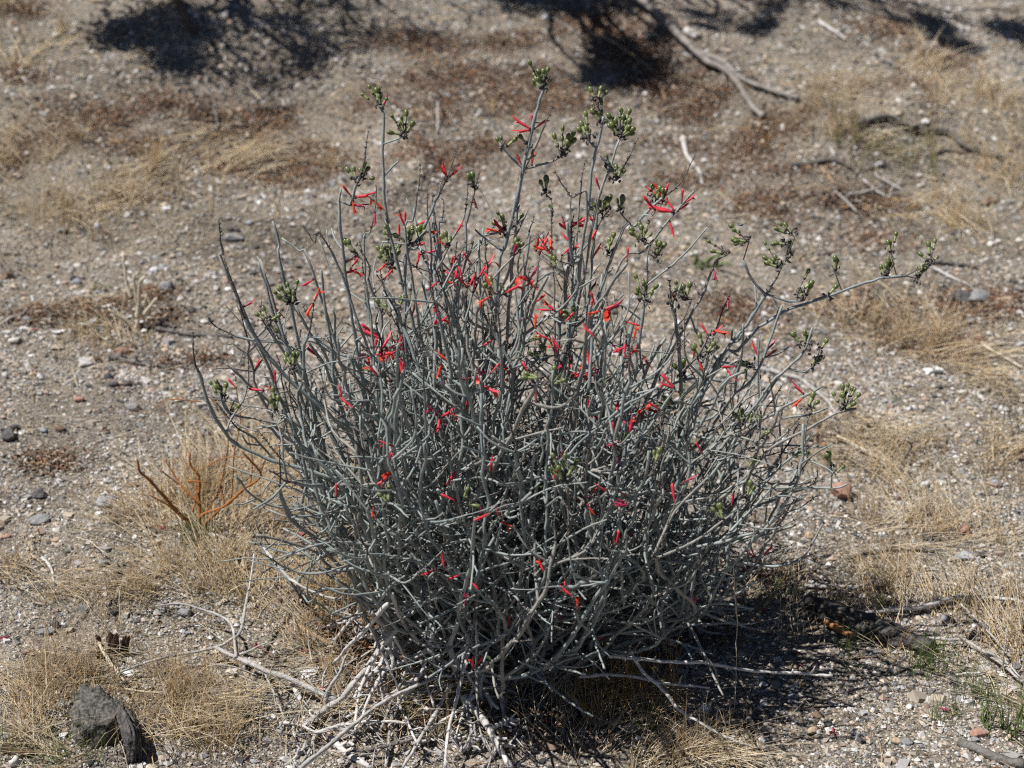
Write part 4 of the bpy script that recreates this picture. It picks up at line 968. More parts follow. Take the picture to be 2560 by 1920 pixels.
stick('dead_stick', 'J', [1040, 620, 1130, 595, 1250, 555], 3.0, 'thin pale twig crossing dry straws beyond the charred log', 'stick', None, 'dead', (.012, .02))
stick('dead_stick', 'J', [830, 575, 1000, 580, 1200, 590, 1430, 585], 4.0, 'straight grey stick among straws behind the charred log', 'stick', None, 'dead', (.006, .006))
stick('dead_stick', 'J', [1090, 410, 1200, 380, 1350, 362, 1480, 360, 1650, 370], 4.6, 'dark grey curved stick lying on gravel beyond the straws', 'stick', None, 'dead_dark', (.004, .004), 1)
forked('dry_branch', 'J', [1560, 890, 1700, 905, 1780, 905, 1880, 965, 2010, 1050, 2130, 1150], [
    ([1780, 905, 1730, 870], 2.6, (.02, .03)), ([2010, 1050, 2020, 960, 2030, 830], 1.8, (.02, .09)), ([1880, 965, 2000, 1010, 2110, 1120], 2.4, (.02, .02)), ([1760, 690, 1900, 830, 2030, 980], 2.2, (.02, .02))], 3.6,
    'thin forked pale branch lying at the thin end of the charred log', 'branch', 'dead', (.015, .01))
stick('dead_stick', 'J', [1745, 1500, 1860, 1540, 1980, 1600, 2140, 1640], 8.0, 'thick dark-grey bent stick beside the green grass clump and red stone', 'stick', None, 'dead_dark', (.002, .002), 1, 1.15)
stick('dead_stick', 'J', [1730, 1105, 1820, 1100, 1890, 1092], 2.6, 'thin straight twig between two green grass tufts', 'stick', None, 'dead_pale', (.006, .006))
stick('dead_stick', 'J', [410, 465, 425, 620, 432, 800, 430, 1000, 415, 1320], 1.0, 'tall hair-thin straw standing by the right edge of the shrub', 'straw', None, 'cream', (.30, .0))
stick('dead_stick', 'J', [1430, 20, 1400, 320, 1370, 660], 1.0, 'tall thin straw standing in gravel beyond the charred log', 'straw', None, 'cream', (.20, .0))
stick('dead_stick', 'H', [580, 920, 640, 1010, 700, 1090, 740, 1150], 3.4, 'pale straw-coloured stalk lying against the burnt brown stub', 'stick', None, 'cream', (.02, .01), 2)
stick('dead_stick', 'H', [740, 1190, 860, 1205, 965, 1212], 2.2, 'short pale stalk just above the grey weathered stump', 'stick', None, 'cream', (.03, .02))
stick('dead_stick', 'H', [450, 295, 540, 325, 630, 385], 1.5, 'slim pale straw on gravel near the rust-brown dried plant', 'straw', None, 'cream', (.02, .02))
stick('dead_stick', 'H', [1450, 60, 1475, 120, 1455, 170], 4.4, 'short curled pale stick in dry grass right of the rust-brown dried plant', 'stick', None, 'dead_pale', (.01, .01))
stick('dead_stick', 'H', [1170, 265, 1250, 270, 1350, 305], 5.0, 'short whitish stick at the foot of the rust-brown dried plant', 'stick', None, 'dead_pale', (.006, .002))
stick('bark_shard', 'H', [20, 1540, 110, 1570, 200, 1560], 9.0, 'dark curled piece of bark at the edge of green shoots', 'bark', None, 'brown_wood', (.002, .004), 0, .7)
stick('bark_shard', 'H', [60, 1640, 110, 1590], 6.0, 'white weathered wood shard beside the dark curled bark', 'wood', None, 'dead_pale', (.002, .01), 0, .7)

# ------------------------------------------------------------------ stones one can tell apart
ICO = {}
def ico(sub):
    if sub not in ICO:
        import bmesh
        b = bmesh.new(); bmesh.ops.create_icosphere(b, subdivisions=sub, radius=1.0); b.verts.index_update()
        ICO[sub] = (np.array([v.co[:] for v in b.verts]), np.array([[v.index for v in f.verts] for f in b.faces])); b.free()
    return ICO[sub]
def rock_shape(w, d, h, sub=3, ang=.35):
    v, f = ico(sub); v = v.copy()
    for _ in range(13):                                  # chop facets
        n = unit(rng.normal(size=3)); k = rng.uniform(.48, .85); s = v @ n
        v -= np.clip(s - k, 0, None)[:, None] * n
    o = rng.uniform(0, 99, 3)
    r = 1 + ang * .35 * (vnoise(v[:, 0] * 2.2 + o[0] + v[:, 2], v[:, 1] * 2.2 + o[1]) - .5) + ang * .2 * (vnoise(v[:, 0] * 6 + o[2], v[:, 1] * 6 + v[:, 2] * 5) - .5)
    v = v * r[:, None] * np.array([w, d, h]) * .5 * 1.2
    a = rng.uniform(-.4, .4); c, s = math.cos(a), math.sin(a)
    return np.stack([v[:, 0] * c - v[:, 1] * s, v[:, 0] * s + v[:, 1] * c, v[:, 2]], 1), f
def stone(view, x, y, w, h, colr, label, group=None, name='stone', flat=.62, sub=2):
    px, py = V(view, x, y + h * .35); p = G(px, py); k = (p - CAM) @ AX_F / FPX / 2.37
    W = w * k; H = max(h * k, W * .35); v, f = rock_shape(W, (W + H) * .5, H * (flat + .25), sub)
    p = p + np.array([0, (W + H) * .18, 0]); p[2] = float(height(p[0], p[1]))
    mb = MB(); mb.add(v + np.array([0, 0, H * .28]), f, 0)
    return tag(link(name, mb.mesh('stone', [M['rock_' + colr]], sub < 3), None, p), label, 'stone', group)
GW = 'stones scattered over the gravel'
for a in [
    ('A', 1830, 1135, 32, 36, 'white', 'white pebble, left one of a touching pair on the bank', None), ('A', 1860, 1137, 30, 34, 'blue', 'bluish pebble, right one of a touching pair on the bank', None),
    ('A', 580, 1345, 40, 44, 'white', 'white chip standing on gravel below the dry grass of the bank', None), ('A', 1475, 1328, 40, 36, 'blue', 'rounded blue-white stone on the bank behind the leftmost tall spikes', None),
    ('A', 375, 1372, 56, 44, 'grey', 'grey stone at the lower edge of the dry grass on the bank', None), ('A', 1375, 1418, 120, 44, 'grey', 'flat grey slab stone behind the leftmost tall dark spike', None),
    ('A', 985, 1238, 54, 26, 'white', 'curved white chip in the dry grass of the bank', None), ('A', 590, 10, 100, 40, 'tan', 'tan boulder top at the crest of the bank near dark shade', None),
    ('B', 1217, 108, 48, 48, 'white', 'bright white stone resting against a dark bent stick on the bank', None), ('C', 440, 682, 40, 34, 'pale', 'cream pebble beside the lower end of the big fallen limb', None),
    ('C', 1545, 738, 56, 40, 'white', 'white stone lying against the long crooked dark branch', None), ('C', 610, 770, 36, 30, 'white', 'small white stone in rust litter below the big fallen limb', None),
    ('C', 1275, 985, 50, 40, 'white', 'white rounded stone above the heap of grey twigs', None), ('C', 1930, 1200, 110, 60, 'brown', 'brown flat stone with a hollow of shadow under it, by dry grass', None),
    ('D', 36, 98, 96, 66, 'brown', 'brown flat-topped stone with a dark shaded flank on bare sand', None), ('D', 445, 140, 64, 44, 'blue', 'blue-grey stone on sand left of the cream dead stubs', None),
    ('D', 990, 165, 100, 70, 'grey', 'speckled grey stone right of the cream dead stubs', None), ('D', 915, 60, 50, 48, 'white', 'round white stone up from the speckled grey stone', None),
    ('D', 622, 1440, 104, 76, 'blue', 'large pale blue-grey speckled stone near the rust-brown dried plant', None), ('D', 228, 1390, 94, 60, 'dark', 'dark grey angular stone left of the pale blue-grey one', None),
    ('D', 780, 876, 78, 54, 'grey', 'grey mossy stone alone in open gravel', None), ('D', 462, 830, 66, 44, 'pink', 'dull pink stone in open gravel', None),
    ('D', 715, 548, 96, 36, 'pink', 'flat pink stone touching the short thick grey wood', None), ('D', 45, 1052, 92, 66, 'dark', 'dark blue-grey stone beside another smaller dark one', None),
    ('D', 80, 1000, 60, 44, 'dark', 'smaller dark stone touching the dark blue-grey one', None), ('D', 84, 482, 76, 46, 'pale', 'cream flat stone below the long thin bent stick', None),
    ('D', 40, 435, 60, 34, 'pale', 'pale stone next to the cream flat stone', None), ('D', 635, 690, 56, 54, 'dark', 'dark pointed stone below the short thick grey wood', None),
    ('D', 680, 740, 70, 40, 'dark', 'dark stone just below the dark pointed one', None), ('D', 965, 681, 38, 28, 'white', 'small white stone right of the dark pointed one', None),
    ('D', 1385, 668, 52, 40, 'white', 'crumpled white chip behind the left flank of the shrub', None), ('D', 245, 1014, 60, 36, 'blue', 'small blue-grey stone near the dark pair', None),
    ('D', 352, 1005, 60, 46, 'brown', 'small brown stone near the dark pair', None), ('D', 780, 1342, 86, 40, 'brown', 'brown flat stone left of the rust-brown dried plant', None),
    ('D', 1140, 775, 44, 34, 'blue', 'small bluish stone beside the leftmost long stem', None), ('D', 720, 1222, 50, 36, 'pale', 'pale rounded pebble up from the brown flat stone', None),
    ('D', 235, 1550, 130, 40, 'grey', 'flat grey slab in coarse gravel below the dark angular stone', None), ('D', 30, 1640, 70, 32, 'pink', 'salmon-pink stone in coarse gravel', None),
    ('D', 160, 360, 60, 44, 'grey', 'grey pebble just under the long thin bent stick', None), ('D', 25, 690, 50, 40, 'pale', 'pale pebble in open gravel', GW),
    ('H', 608, 455, 66, 56, 'grey', 'grey square-cut stone in straw-strewn gravel', None), ('H', 328, 312, 60, 34, 'tan', 'pale tan stone up from the small curved whitish stick', None),
    ('H', 1092, 742, 84, 54, 'grey', 'grey speckled stone under the arching fork of the dead branch', None), ('H', 966, 730, 42, 38, 'grey', 'small grey pebble next to the speckled stone under the arching fork', None),
    ('H', 672, 740, 44, 40, 'dark', 'dark grey rounded pebble above the burnt brown stub', None), ('H', 690, 505, 60, 54, 'dark', 'black angular stone below the grey square-cut one', None),
    ('H', 325, 815, 66, 50, 'dark', 'dark flat stone left of the burnt brown stub', None), ('H', 270, 860, 90, 44, 'grey', 'grey flat slab beside the dark flat stone', None),
    ('H', 1280, 375, 60, 30, 'white', 'white chip in dry grass below the rust-brown dried plant', None), ('H', 760, 1110, 80, 34, 'white', 'white shell-like chip below the tip of the forked dead branch', None),
    ('H', 170, 1465, 50, 40, 'grey', 'grey pebble left of the weathered stump', None), ('H', 215, 1468, 52, 44, 'pale', 'pale pebble left of the weathered stump', None),
    ('H', 140, 1400, 70, 44, 'pale', 'larger cream stone in straw left of the weathered stump', None), ('H', 1820, 1118, 110, 28, 'white', 'white papery chip beside the thick end of the forked dead branch', None),
    ('H', 1380, 1100, 90, 40, 'pale', 'whitish chip in straw under the forked dead branch', None),
    ('G', 1062, 1385, 130, 120, 'pink', 'large salmon-pink angular rock on gravel right of the shrub', None), ('G', 1880, 222, 150, 92, 'grey', 'large grey rock with a dark shaded side, alone on the far gravel', None),
    ('G', 1765, 235, 110, 80, 'dark', 'dark grey wedge-shaped stone leaning beside the large grey rock', None), ('G', 2018, 240, 90, 44, 'tan', 'flat tan stone right of the large grey rock', None),
    ('G', 84, 390, 56, 62, 'white', 'bright white stone seen between the pod stems', None), ('G', 596, 320, 40, 34, 'white', 'small white stone behind the right-hand stems', None),
    ('G', 1550, 1330, 66, 36, 'white', 'white flat stone right of the salmon-pink rock', None), ('G', 1390, 1322, 70, 34, 'white', 'jagged white chip between the salmon-pink rock and the white flat stone', None),
    ('G', 1782, 790, 66, 32, 'pale', 'cream flat stone on the far gravel', None), ('G', 1455, 888, 44, 24, 'white', 'white chip on gravel behind the outermost pods', None),
    ('G', 1600, 660, 110, 40, 'white', 'white papery scrap on the far gravel', None), ('G', 868, 1482, 46, 36, 'tan', 'small tan round pebble left of the salmon-pink rock', None),
    ('G', 1975, 1330, 70, 44, 'blue', 'blue-grey stone at the edge of dry grass', None), ('G', 1250, 215, 44, 54, 'dark', 'small black upright stone behind the outermost pod stem', None),
    ('J', 870, 287, 62, 54, 'tan', 'round peach-tan stone on gravel below the salmon-pink rock', None), ('J', 1790, 262, 110, 70, 'pink', 'dull reddish stone on the gravel beyond the charred log', None),
    ('J', 1785, 415, 110, 56, 'blue', 'blue-grey flat stone on the gravel beyond the charred log', None), ('J', 1690, 785, 96, 64, 'grey', 'speckled grey stone near the thin end of the charred log', None),
    ('J', 1945, 1110, 70, 48, 'tan', 'pale tan stone between green grass tufts', None), ('J', 886, 1445, 80, 56, 'tan', 'tan lumpy stone on bare gravel right of the shrub shadow', None),
    ('J', 972, 1398, 66, 52, 'dark', 'dark grey stone next to the tan lumpy one', None), ('J', 912, 1350, 60, 40, 'brown', 'brown rounded stone up from the dark grey one', None),
    ('J', 1382, 1503, 62, 46, 'tan', 'peach-tan stone with a grey neighbour on bare gravel', None), ('J', 1440, 1512, 80, 42, 'grey', 'grey flat stone touching the peach-tan one', None),
    ('J', 1865, 1465, 110, 48, 'pink', 'flat dark-red stone at the foot of the green grass clump', None), ('J', 1335, 1582, 46, 38, 'pale', 'cream oval pebble on bare gravel', None),
    ('J', 1455, 1302, 46, 38, 'white', 'white pebble on bare gravel', None), ('J', 1140, 1455, 66, 48, 'pale', 'pinkish pale stone on bare gravel', None),
    ('J', 770, 1238, 56, 34, 'blue', 'blue-grey pebble at the edge of the shrub shadow', None), ('J', 1275, 1240, 56, 34, 'dark', 'dark pebble right of the shrub shadow', None),
    ('J', 782, 1062, 40, 34, 'tan', 'orange-tan pebble in the shrub shadow', None), ('J', 1300, 272, 50, 36, 'white', 'white angular stone beyond the straws', None),
    ('J', 1585, 295, 32, 28, 'white', 'tiny bright white stone near the dull reddish one', None), ('J', 1150, 1410, 44, 36, 'brown', 'small brown pebble on bare gravel', None),
    ('J', 1245, 985, 110, 34, 'grey', 'long grey flake lying in front of the charred log', None), ('J', 610, 1385, 50, 36, 'grey', 'grey pebble at the foot of dry grass right of the shrub', None),
    ('I', 1240, 1530, 170, 60, 'brown', 'broad flat brown stone half buried under the shrub', None)]:
    stone(*a[:7], group=a[7], sub=3 if a[3] > 80 else 2)

# ------------------------------------------------------------------ charred log, burnt stub, weathered stump
def lumpy(mb, pts, rad, n, m, amp, fr):
    pts = spline(pts, .006); k = len(pts); r = np.interp(np.linspace(0, 1, k), np.linspace(0, 1, len(rad)), rad)
    s = mb.n; mb.tube(pts, r, n, m); v = mb.v[-1]; c = np.repeat(np.concatenate([pts, pts[-1:]]), n, 0)
    o = rng.uniform(0, 60, 2); d = v - c
    nz = vnoise(v[:, 0] * fr + v[:, 2] * fr + o[0], v[:, 1] * fr - v[:, 2] * fr * .7 + o[1]) + .5 * vnoise(v[:, 0] * fr * 2.3 + o[1], v[:, 2] * fr * 2.3 + v[:, 1] * fr * 2)
    mb.v[-1] = c + d * (1 - amp * .75 + amp * nz)[:, None]
    mb.tube(pts[:2][::-1], r[:2][::-1] * [.9, .8], n, m)
lp = ground_path('J', [830, 690, 900, 690, 1000, 740, 1120, 790, 1300, 850, 1450, 900, 1590, 950], (.012, .006), .02)
lo = lp[0].copy(); lo[2] = float(height(lo[0], lo[1]))
log = bpy.data.objects.new('charred_log', None); col.objects.link(log); log.location = lo; log.empty_display_size = .05
tag(log, 'charred black and grey cracked log lying right of the shrub', 'log')
mb = MB(); lumpy(mb, lp - lo, [.008, .020, .024, .024, .023, .021, .019, .016], 16, 0, .55, 70); link('charred_trunk', mb.mesh('charred_trunk', [M['char']], False), log)
mb = MB(); sp_ = ground_path('J', [950, 780, 1040, 825, 1110, 862], (.010, .008), .008); sp_[:, 1] -= .006; lumpy(mb, sp_ - lo, [.006, .009, .006], 10, 0, .4, 90)
tag(link('exposed_wood', mb.mesh('exposed_wood', [M['char_wood']]), log), 'bare orange wood where the char has come off')
mb = MB(); kn = ground_path('J', [810, 700, 850, 665, 900, 640], (.02, .04), .01); lumpy(mb, kn - lo, [.007, .011, .006], 10, 0, .5, 80); link('broken_stub', mb.mesh('broken_stub', [M['char']], False), log)

def slab(w, d, h, lean, jag=.25, n=7):
    """upright splintered board: jagged top"""
    xs = np.linspace(-.5, .5, n) * w; top = h * (1 - rng.uniform(0, jag, n)); v = []
    for x, z in zip(xs, top):
        b = d * .5 * math.sqrt(max(.15, 1 - (2 * x / w) ** 2 * .8))
        for yy in (-b, b):
            for t in (0, .35, .7, 1): v.append([x * (1 - .12 * t) + lean * z * t + rng.normal() * w * .015, yy * (1 - .3 * t) + rng.normal() * d * .03, z * t - .01])
    v = np.array(v); f = []
    for a in range(n - 1):
        for t in range(3):
            i = a * 8 + t; f += [[i, i + 8, i + 9, i + 1], [i + 4, i + 5, i + 13, i + 12]]
        f.append([a * 8 + 3, a * 8 + 11, a * 8 + 15, a * 8 + 7])
    for a, q in ((0, 1), (n - 1, -1)):
        for t in range(3):
            i = a * 8 + t; g = [i, i + 1, i + 5, i + 4]; f.append(g if q > 0 else g[::-1])
    return v, np.array(f)
sp0 = G(*V('H', 660, 985)); sp0[2] = float(height(sp0[0], sp0[1]))
stub = bpy.data.objects.new('burnt_wood_stub', None); col.objects.link(stub); stub.location = sp0; stub.empty_display_size = .03
tag(stub, 'small splintered dark brown burnt wood stub sticking out of gravel', 'stub')
for (w, d, h, lean, dx, dy) in ((.021, .014, .058, .10, .002, 0), (.010, .008, .05, -.1, -.017, .004), (.016, .009, .046, .25, .018, .008), (.02, .008, .028, -.3, -.012, -.012)):
    v, f = slab(w, d, h, lean, .2); mb = MB(); mb.add(v + np.array([dx, dy, 0]), f); link('splinter', mb.mesh('splinter', [M['brown_wood']], False), stub)
st0 = G(*V('H', 690, 1560)); st0[2] = float(height(st0[0], st0[1]))
stump = bpy.data.objects.new('weathered_stump', None); col.objects.link(stump); stump.location = st0; stump.empty_display_size = .05
tag(stump, 'grey weathered rotten stump with a fibrous dark bark slab on its right', 'stump')
def stump_pt(x, y, lift): return G(*V('H', x, y), lift) - st0
mb = MB(); v, f = rock_shape(.115, .09, .105, 4, 1.1); o = rng.uniform(0, 50, 2)
nz = vnoise(v[:, 0] * 90 + o[0] + v[:, 2] * 60, v[:, 1] * 90 + o[1]); v = v * (1 + .22 * (nz - .5) + .2 * (vnoise(v[:, 0] * 240 + v[:, 2] * 150, v[:, 1] * 240 + v[:, 2] * 200) - .5))[:, None]
mb.add(v + stump_pt(620, 1430, 0) + np.array([0, .0, .018]), f); link('rotten_core', mb.mesh('rotten_core', [M['lichen']], True), stump)
mb = MB()                                                     # bark: a bundle of thick ridged strips following the stump's curve
for k in range(26):
    u = k / 25; bulge = .022 * math.sin(math.pi * min(1, u * .9 + .1)); j = rng.uniform(-.006, .004); e0 = rng.uniform(-18, 26)
    a = np.array([stump_pt(640 + 80 * u + e0 * .5, 1250 + 20 * u + e0, .022 + bulge * .5), stump_pt(690 + 90 * u, 1330 + 10 * u, .030 + bulge + j), stump_pt(730 + 100 * u, 1440, .026 + bulge + j), stump_pt(740 + 115 * u, 1540, .012 + bulge * .7), stump_pt(735 + 125 * u, 1620 - e0, .002)])
    r0 = rng.uniform(.0022, .0042)
    lumpy(mb, a + rng.normal(size=(5, 3)) * .0018, [r0 * .5, r0, r0 * 1.1, r0, r0 * .5], 7, 0, .8, 240)
link('bark_slab', mb.mesh('bark_slab', [M['bark']], True), stump)
mb = MB(); v, f = rock_shape(.06, .05, .03, 3, 1.0); mb.add(v + stump_pt(540, 1490, 0) + np.array([0, 0, .008]), f); link('fallen_chunk', mb.mesh('fallen_chunk', [M['lichen']], True), stump)

# ------------------------------------------------------------------ rust-brown dried plant, cream stubs
def upright(name, base, view, strands, m, label, cat, part='stem', dy=0.0):
    b = G(*V(view, *base)); b[2] = float(height(b[0], b[1]))
    root = bpy.data.objects.new(name, None); col.objects.link(root); root.location = b; root.empty_display_size = .04; tag(root, label, cat)
    for nums, r, off in strands:
        pp = [V(view, nums[k], nums[k + 1]) for k in range(0, len(nums), 2)]
        c = np.array([P(x, y, b[1] + dy + off * k / len(pp)) for k, (x, y) in enumerate(pp)]) - b
        mb = MB(); woody(mb, c, r / 1000, r / 1000 * .5, wob=.0012); link(part, mb.mesh(part, [M[m]]), root)
    return root
upright('dried_plant', (1165, 1615), 'D', [
    ([1165, 1620, 1120, 1560, 1060, 1500, 960, 1390, 880, 1300, 820, 1260, 812, 1180], 4.4, -.05), ([1185, 1610, 1186, 1500, 1185, 1400, 1180, 1280, 1130, 1220, 1125, 1140], 4.2, .02),
    ([1185, 1440, 1090, 1360, 1040, 1290, 970, 1180], 2.9, .04), ([1180, 1590, 1190, 1510, 1330, 1450, 1430, 1360, 1540, 1280, 1490, 1200, 1430, 1130], 3.6, -.04),
    ([1190, 1600, 1240, 1540, 1300, 1480], 3.9, -.06), ([1110, 1312, 1230, 1317], 2.1, 0), ([1370, 1410, 1390, 1150, 1420, 930, 1400, 760], 1.6, 0),
    ([1220, 1500, 1300, 1350, 1350, 1100, 1320, 900, 1200, 780], 1.7, .03), ([1180, 1250, 1300, 1180, 1450, 1170, 1560, 1250], 1.3, -.02), ([1120, 1560, 1000, 1460, 880, 1390], 2.6, -.03),
    ([1200, 840, 1080, 825, 975, 830, 905, 880], 1.3, 0), ([1330, 1430, 1310, 1340, 1300, 1290], 2.1, .03), ([1140, 1490, 1165, 1400, 1160, 1310], 2.1, .03), ([960, 1250, 1010, 1290, 1060, 1330], 1.8, .02),
    ([1480, 1330, 1500, 1200, 1460, 1000], 1.6, .05), ([1540, 1285, 1580, 1180, 1700, 1050, 1720, 850], 1.4, .05)], 'rust_stem', 'rust-brown dried leafless plant with upturned forked stems in dry grass', 'dried plant')
upright('dead_stubs', (810, 405), 'D', [
    ([770, 220, 745, 150, 735, 60, 728, -30], 4.6, .03), ([805, 420, 815, 350, 812, 260, 800, 180, 795, 85], 5.0, .0), ([815, 330, 822, 260, 826, 180, 835, 120, 860, 100], 6.0, .0),
    ([860, 320, 900, 270, 930, 225], 6.0, -.02), ([820, 340, 840, 300, 870, 200], 4.2, .02), ([800, 420, 720, 340, 640, 290], 5.5, -.02), ([770, 240, 790, 330, 800, 410], 3.0, .02), ([870, 400, 850, 350, 860, 310], 3.4, 0)],
    'cream', 'cluster of cream-white dead cut plant stubs standing in rusty litter', 'dead plant')
for k, (x, y, s) in enumerate([(640, 290, 60), (600, 310, 44), (760, 350, 50), (830, 380, 56), (880, 350, 40), (700, 300, 40), (520, 395, 60), (350, 440, 60), (790, 300, 36)]):
    v, f = flakes(np.array([[0.0, 0.0]]), np.array([.02]), np.zeros((1, 3)))[:2]
    p = G(*V('D', x, y)); p[2] = float(height(p[0], p[1])); q = s / 2.37 * ((p - CAM) @ AX_F) / FPX * .72
    a = rng.uniform(-.6, .6); t = np.linspace(-1, 1, 6); cc = np.stack([t * q, .25 * q * np.sin(t * 2 + a), q * .3 + q * .35 * t * t], 1); w = q * .35 * np.sqrt(np.maximum(.05, 1 - t * t))
    vv = np.concatenate([cc + np.stack([0 * t, w, w * .5], 1), cc - np.stack([0 * t, 0 * t, w * .2], 1), cc + np.stack([0 * t, -w, w * .3], 1), cc + np.stack([0 * t, 0 * t, w * .1 + .0008], 1)])
    ff = [[i, i + 1, i + 7, i + 6] for i in range(5)] + [[i + 6, i + 7, i + 13, i + 12] for i in range(5)] + [[i, i + 18, i + 19, i + 1] for i in range(5)] + [[i + 18, i + 12, i + 13, i + 19] for i in range(5)]
    mb = MB(); mb.add(vv @ np.array([[math.cos(a), math.sin(a), 0], [-math.sin(a), math.cos(a), 0], [0, 0, 1]]), ff)
    tag(link('dry_husk', mb.mesh('dry_husk', [M['rock_white']]), None, p), 'curled whitish dry husk on the litter around the cream dead stubs', 'husk', 'husks around the cream dead stubs')

# ------------------------------------------------------------------ fallen petals
PET = [('H', 945, 237, 60, 'c'), ('H', 1970, 745, 110, 'r'), ('H', 1880, 790, 90, 'c'), ('H', 1850, 985, 50, 'c'), ('H', 1600, 1020, 80, 'c'), ('H', 1660, 1015, 50, 'c'), ('H', 1740, 560, 70, 'c'), ('H', 1520, 720, 60, 'c'), ('H', 60, 895, 50, 'c'), ('H', 955, 530, 40, 'c'),
       ('H', 1560, 970, 80, 'c'), ('H', 1910, 1240, 90, 'r'), ('H', 1760, 285, 60, 'r'), ('H', 1830, 680, 80, 'c'), ('H', 1800, 570, 70, 'c'), ('I', 250, 1070, 60, 'c'), ('I', 350, 1000, 60, 'c'), ('I', 210, 995, 60, 'c'), ('I', 420, 1060, 60, 'c'), ('I', 150, 1570, 60, 'c'),
       ('I', 700, 1430, 50, 'c'), ('I', 770, 1215, 50, 'r'), ('I', 660, 1010, 60, 'r'), ('I', 1070, 990, 60, 'c'), ('I', 1420, 1050, 60, 'c'), ('I', 1220, 1380, 70, 'c'), ('I', 1300, 1520, 70, 'c'), ('I', 1790, 1350, 50, 'c'), ('I', 1870, 1590, 70, 'c'), ('I', 450, 1450, 60, 'c'), ('I', 260, 1320, 50, 'c'),
       ('J', 600, 882, 50, 'c'), ('J', 820, 1070, 50, 'c'), ('J', 560, 720, 40, 'c'), ('J', 1000, 1432, 60, 'c'), ('J', 1700, 1335, 60, 'c'), ('J', 810, 990, 70, 'c'), ('J', 1365, 318, 40, 'c'), ('J', 490, 490, 30, 'c'), ('J', 245, 1300, 36, 'c'), ('D', 170, 415, 60, 'c'), ('D', 1280, 1215, 50, 'r'), ('D', 1400, 1275, 60, 'r'), ('D', 1345, 1265, 50, 'r')]
for v, x, y, s, c in PET:
    p = G(*V(v, x, y)); p[2] = float(height(p[0], p[1])) + .006
    me = FLM['b'] if c == 'r' else FLM['w' if rng.random() < .5 else 'c']
    o = link('fallen_flower', me, None, p); k = np.clip(s / 2.37 * ((p - CAM) @ AX_F) / FPX / .035, .6, 1.2); o.scale = (k, k, k); o.rotation_euler = (rng.uniform(0, 6), rng.uniform(-.15, .15), rng.uniform(0, 6.28))
    tag(o, 'fallen red flower lying on the ground' if c == 'r' else 'shrivelled magenta flower lying on the ground', 'flower', 'red flowers fallen round the shrub' if c == 'r' else 'magenta flowers fallen round the shrub')

# ------------------------------------------------------------------ grass clumps that stand on their own
def clump_obj(name, view, x, y, n, rad, hgt, lean, w, m, label, cat, pal=None, group=None):
    p = G(*V(view, x, y)); n = int(n * .34 * min(1.0, (3.0 / p[1]) ** .9)); c = p[:2] + np.clip(rng.normal(size=(n, 2)), -1.25, 1.25) * rad * np.array([1.15, .8])
    g = blades(c, rng.uniform(.45, 1.0, n) * hgt, np.abs(rng.normal(lean * 1.15, .42, n)), rng.uniform(.7, 1.5, n) * w * (1.35 if m == 'straw' else 1), pick(pal if pal is not None else STRAW, n), 5, .6, wob=.07)
    p[2] = float(height(p[0], p[1]))
    return tag(link(name, mesh_np(name, g[0] - p, g[1], [M[m]], None, True, g[2]), None, p), label, cat, group)
OLIVE = np.array([[.34, .31, .15], [.42, .37, .2], [.28, .28, .12]])
clump_obj('grass_clump', 'J', 2040, 1440, 110, .028, .085, .55, .0016, 'grass', 'bright green broad-bladed grass clump beside the thick dark-grey bent stick', 'grass')
clump_obj('grass_clump', 'J', 1110, 1080, 14, .008, .075, .35, .0016, 'grass', 'small upright green sprout in front of the charred log', 'grass')
clump_obj('grass_clump', 'J', 1600, 1080, 80, .03, .07, .5, .0007, 'grass', 'fine green grass tuft at the thin end of the charred log', 'grass')
clump_obj('grass_clump', 'J', 1870, 1260, 40, .016, .075, .4, .0009, 'grass', 'slender green grass tuft between the pale tan stone and the green clump', 'grass')
clump_obj('grass_clump', 'J', 1260, 780, 26, .012, .075, .45, .0010, 'grass', 'small green blades growing right behind the charred log', 'grass')
clump_obj('grass_clump', 'J', 490, 790, 20, .012, .09, .4, .0010, 'grass', 'few green blades in the shade at the right edge of the shrub', 'grass')
clump_obj('grass_clump', 'J', 660, 650, 30, .02, .10, .5, .0009, 'grass', 'green blades among straw between the shrub and the charred log', 'grass')
clump_obj('grass_clump', 'C', 250, 1600, 40, .02, .08, .8, .0050, 'grass', 'leafy bright green weed showing behind the thin right-hand stems', 'weed')
clump_obj('grass_clump', 'D', 590, 165, 14, .01, .035, .8, .0022, 'grass', 'tiny green weed on sand left of the cream dead stubs', 'weed')
clump_obj('grass_clump', 'C', 1300, 900, 320, .10, .15, .75, .0011, 'straw', 'domed olive-tan grass clump in front of the long crooked dark branch', 'grass', OLIVE)
clump_obj('grass_clump', 'C', 1990, 700, 520, .16, .20, .35, .0011, 'straw', 'tall pale dry grass stand on the far right bank', 'grass')
clump_obj('grass_clump', 'C', 2000, 1090, 380, .13, .15, .4, .0010, 'straw', 'shorter dry grass stand below the tall one on the bank', 'grass')
clump_obj('grass_clump', 'C', 850, 720, 300, .09, .08, .6, .0011, 'straw', 'orange-brown grass clump at the foot of the big fallen limb', 'grass', np.array([[.38, .19, .06], [.42, .26, .11], [.3, .15, .05]]))
clump_obj('grass_clump', 'H', 400, 1230, 420, .055, .085, .35, .0006, 'straw', 'dense golden dry grass clump left of the grey weathered stump', 'grass', np.array([[.60, .45, .24], [.68, .54, .32], [.48, .33, .16]]))
clump_obj('grass_clump', 'H', 1050, 1400, 480, .07, .085, .5, .0006, 'straw', 'dense golden dry grass clump right of the grey weathered stump', 'grass', np.array([[.60, .45, .24], [.70, .57, .36], [.50, .35, .17]]))
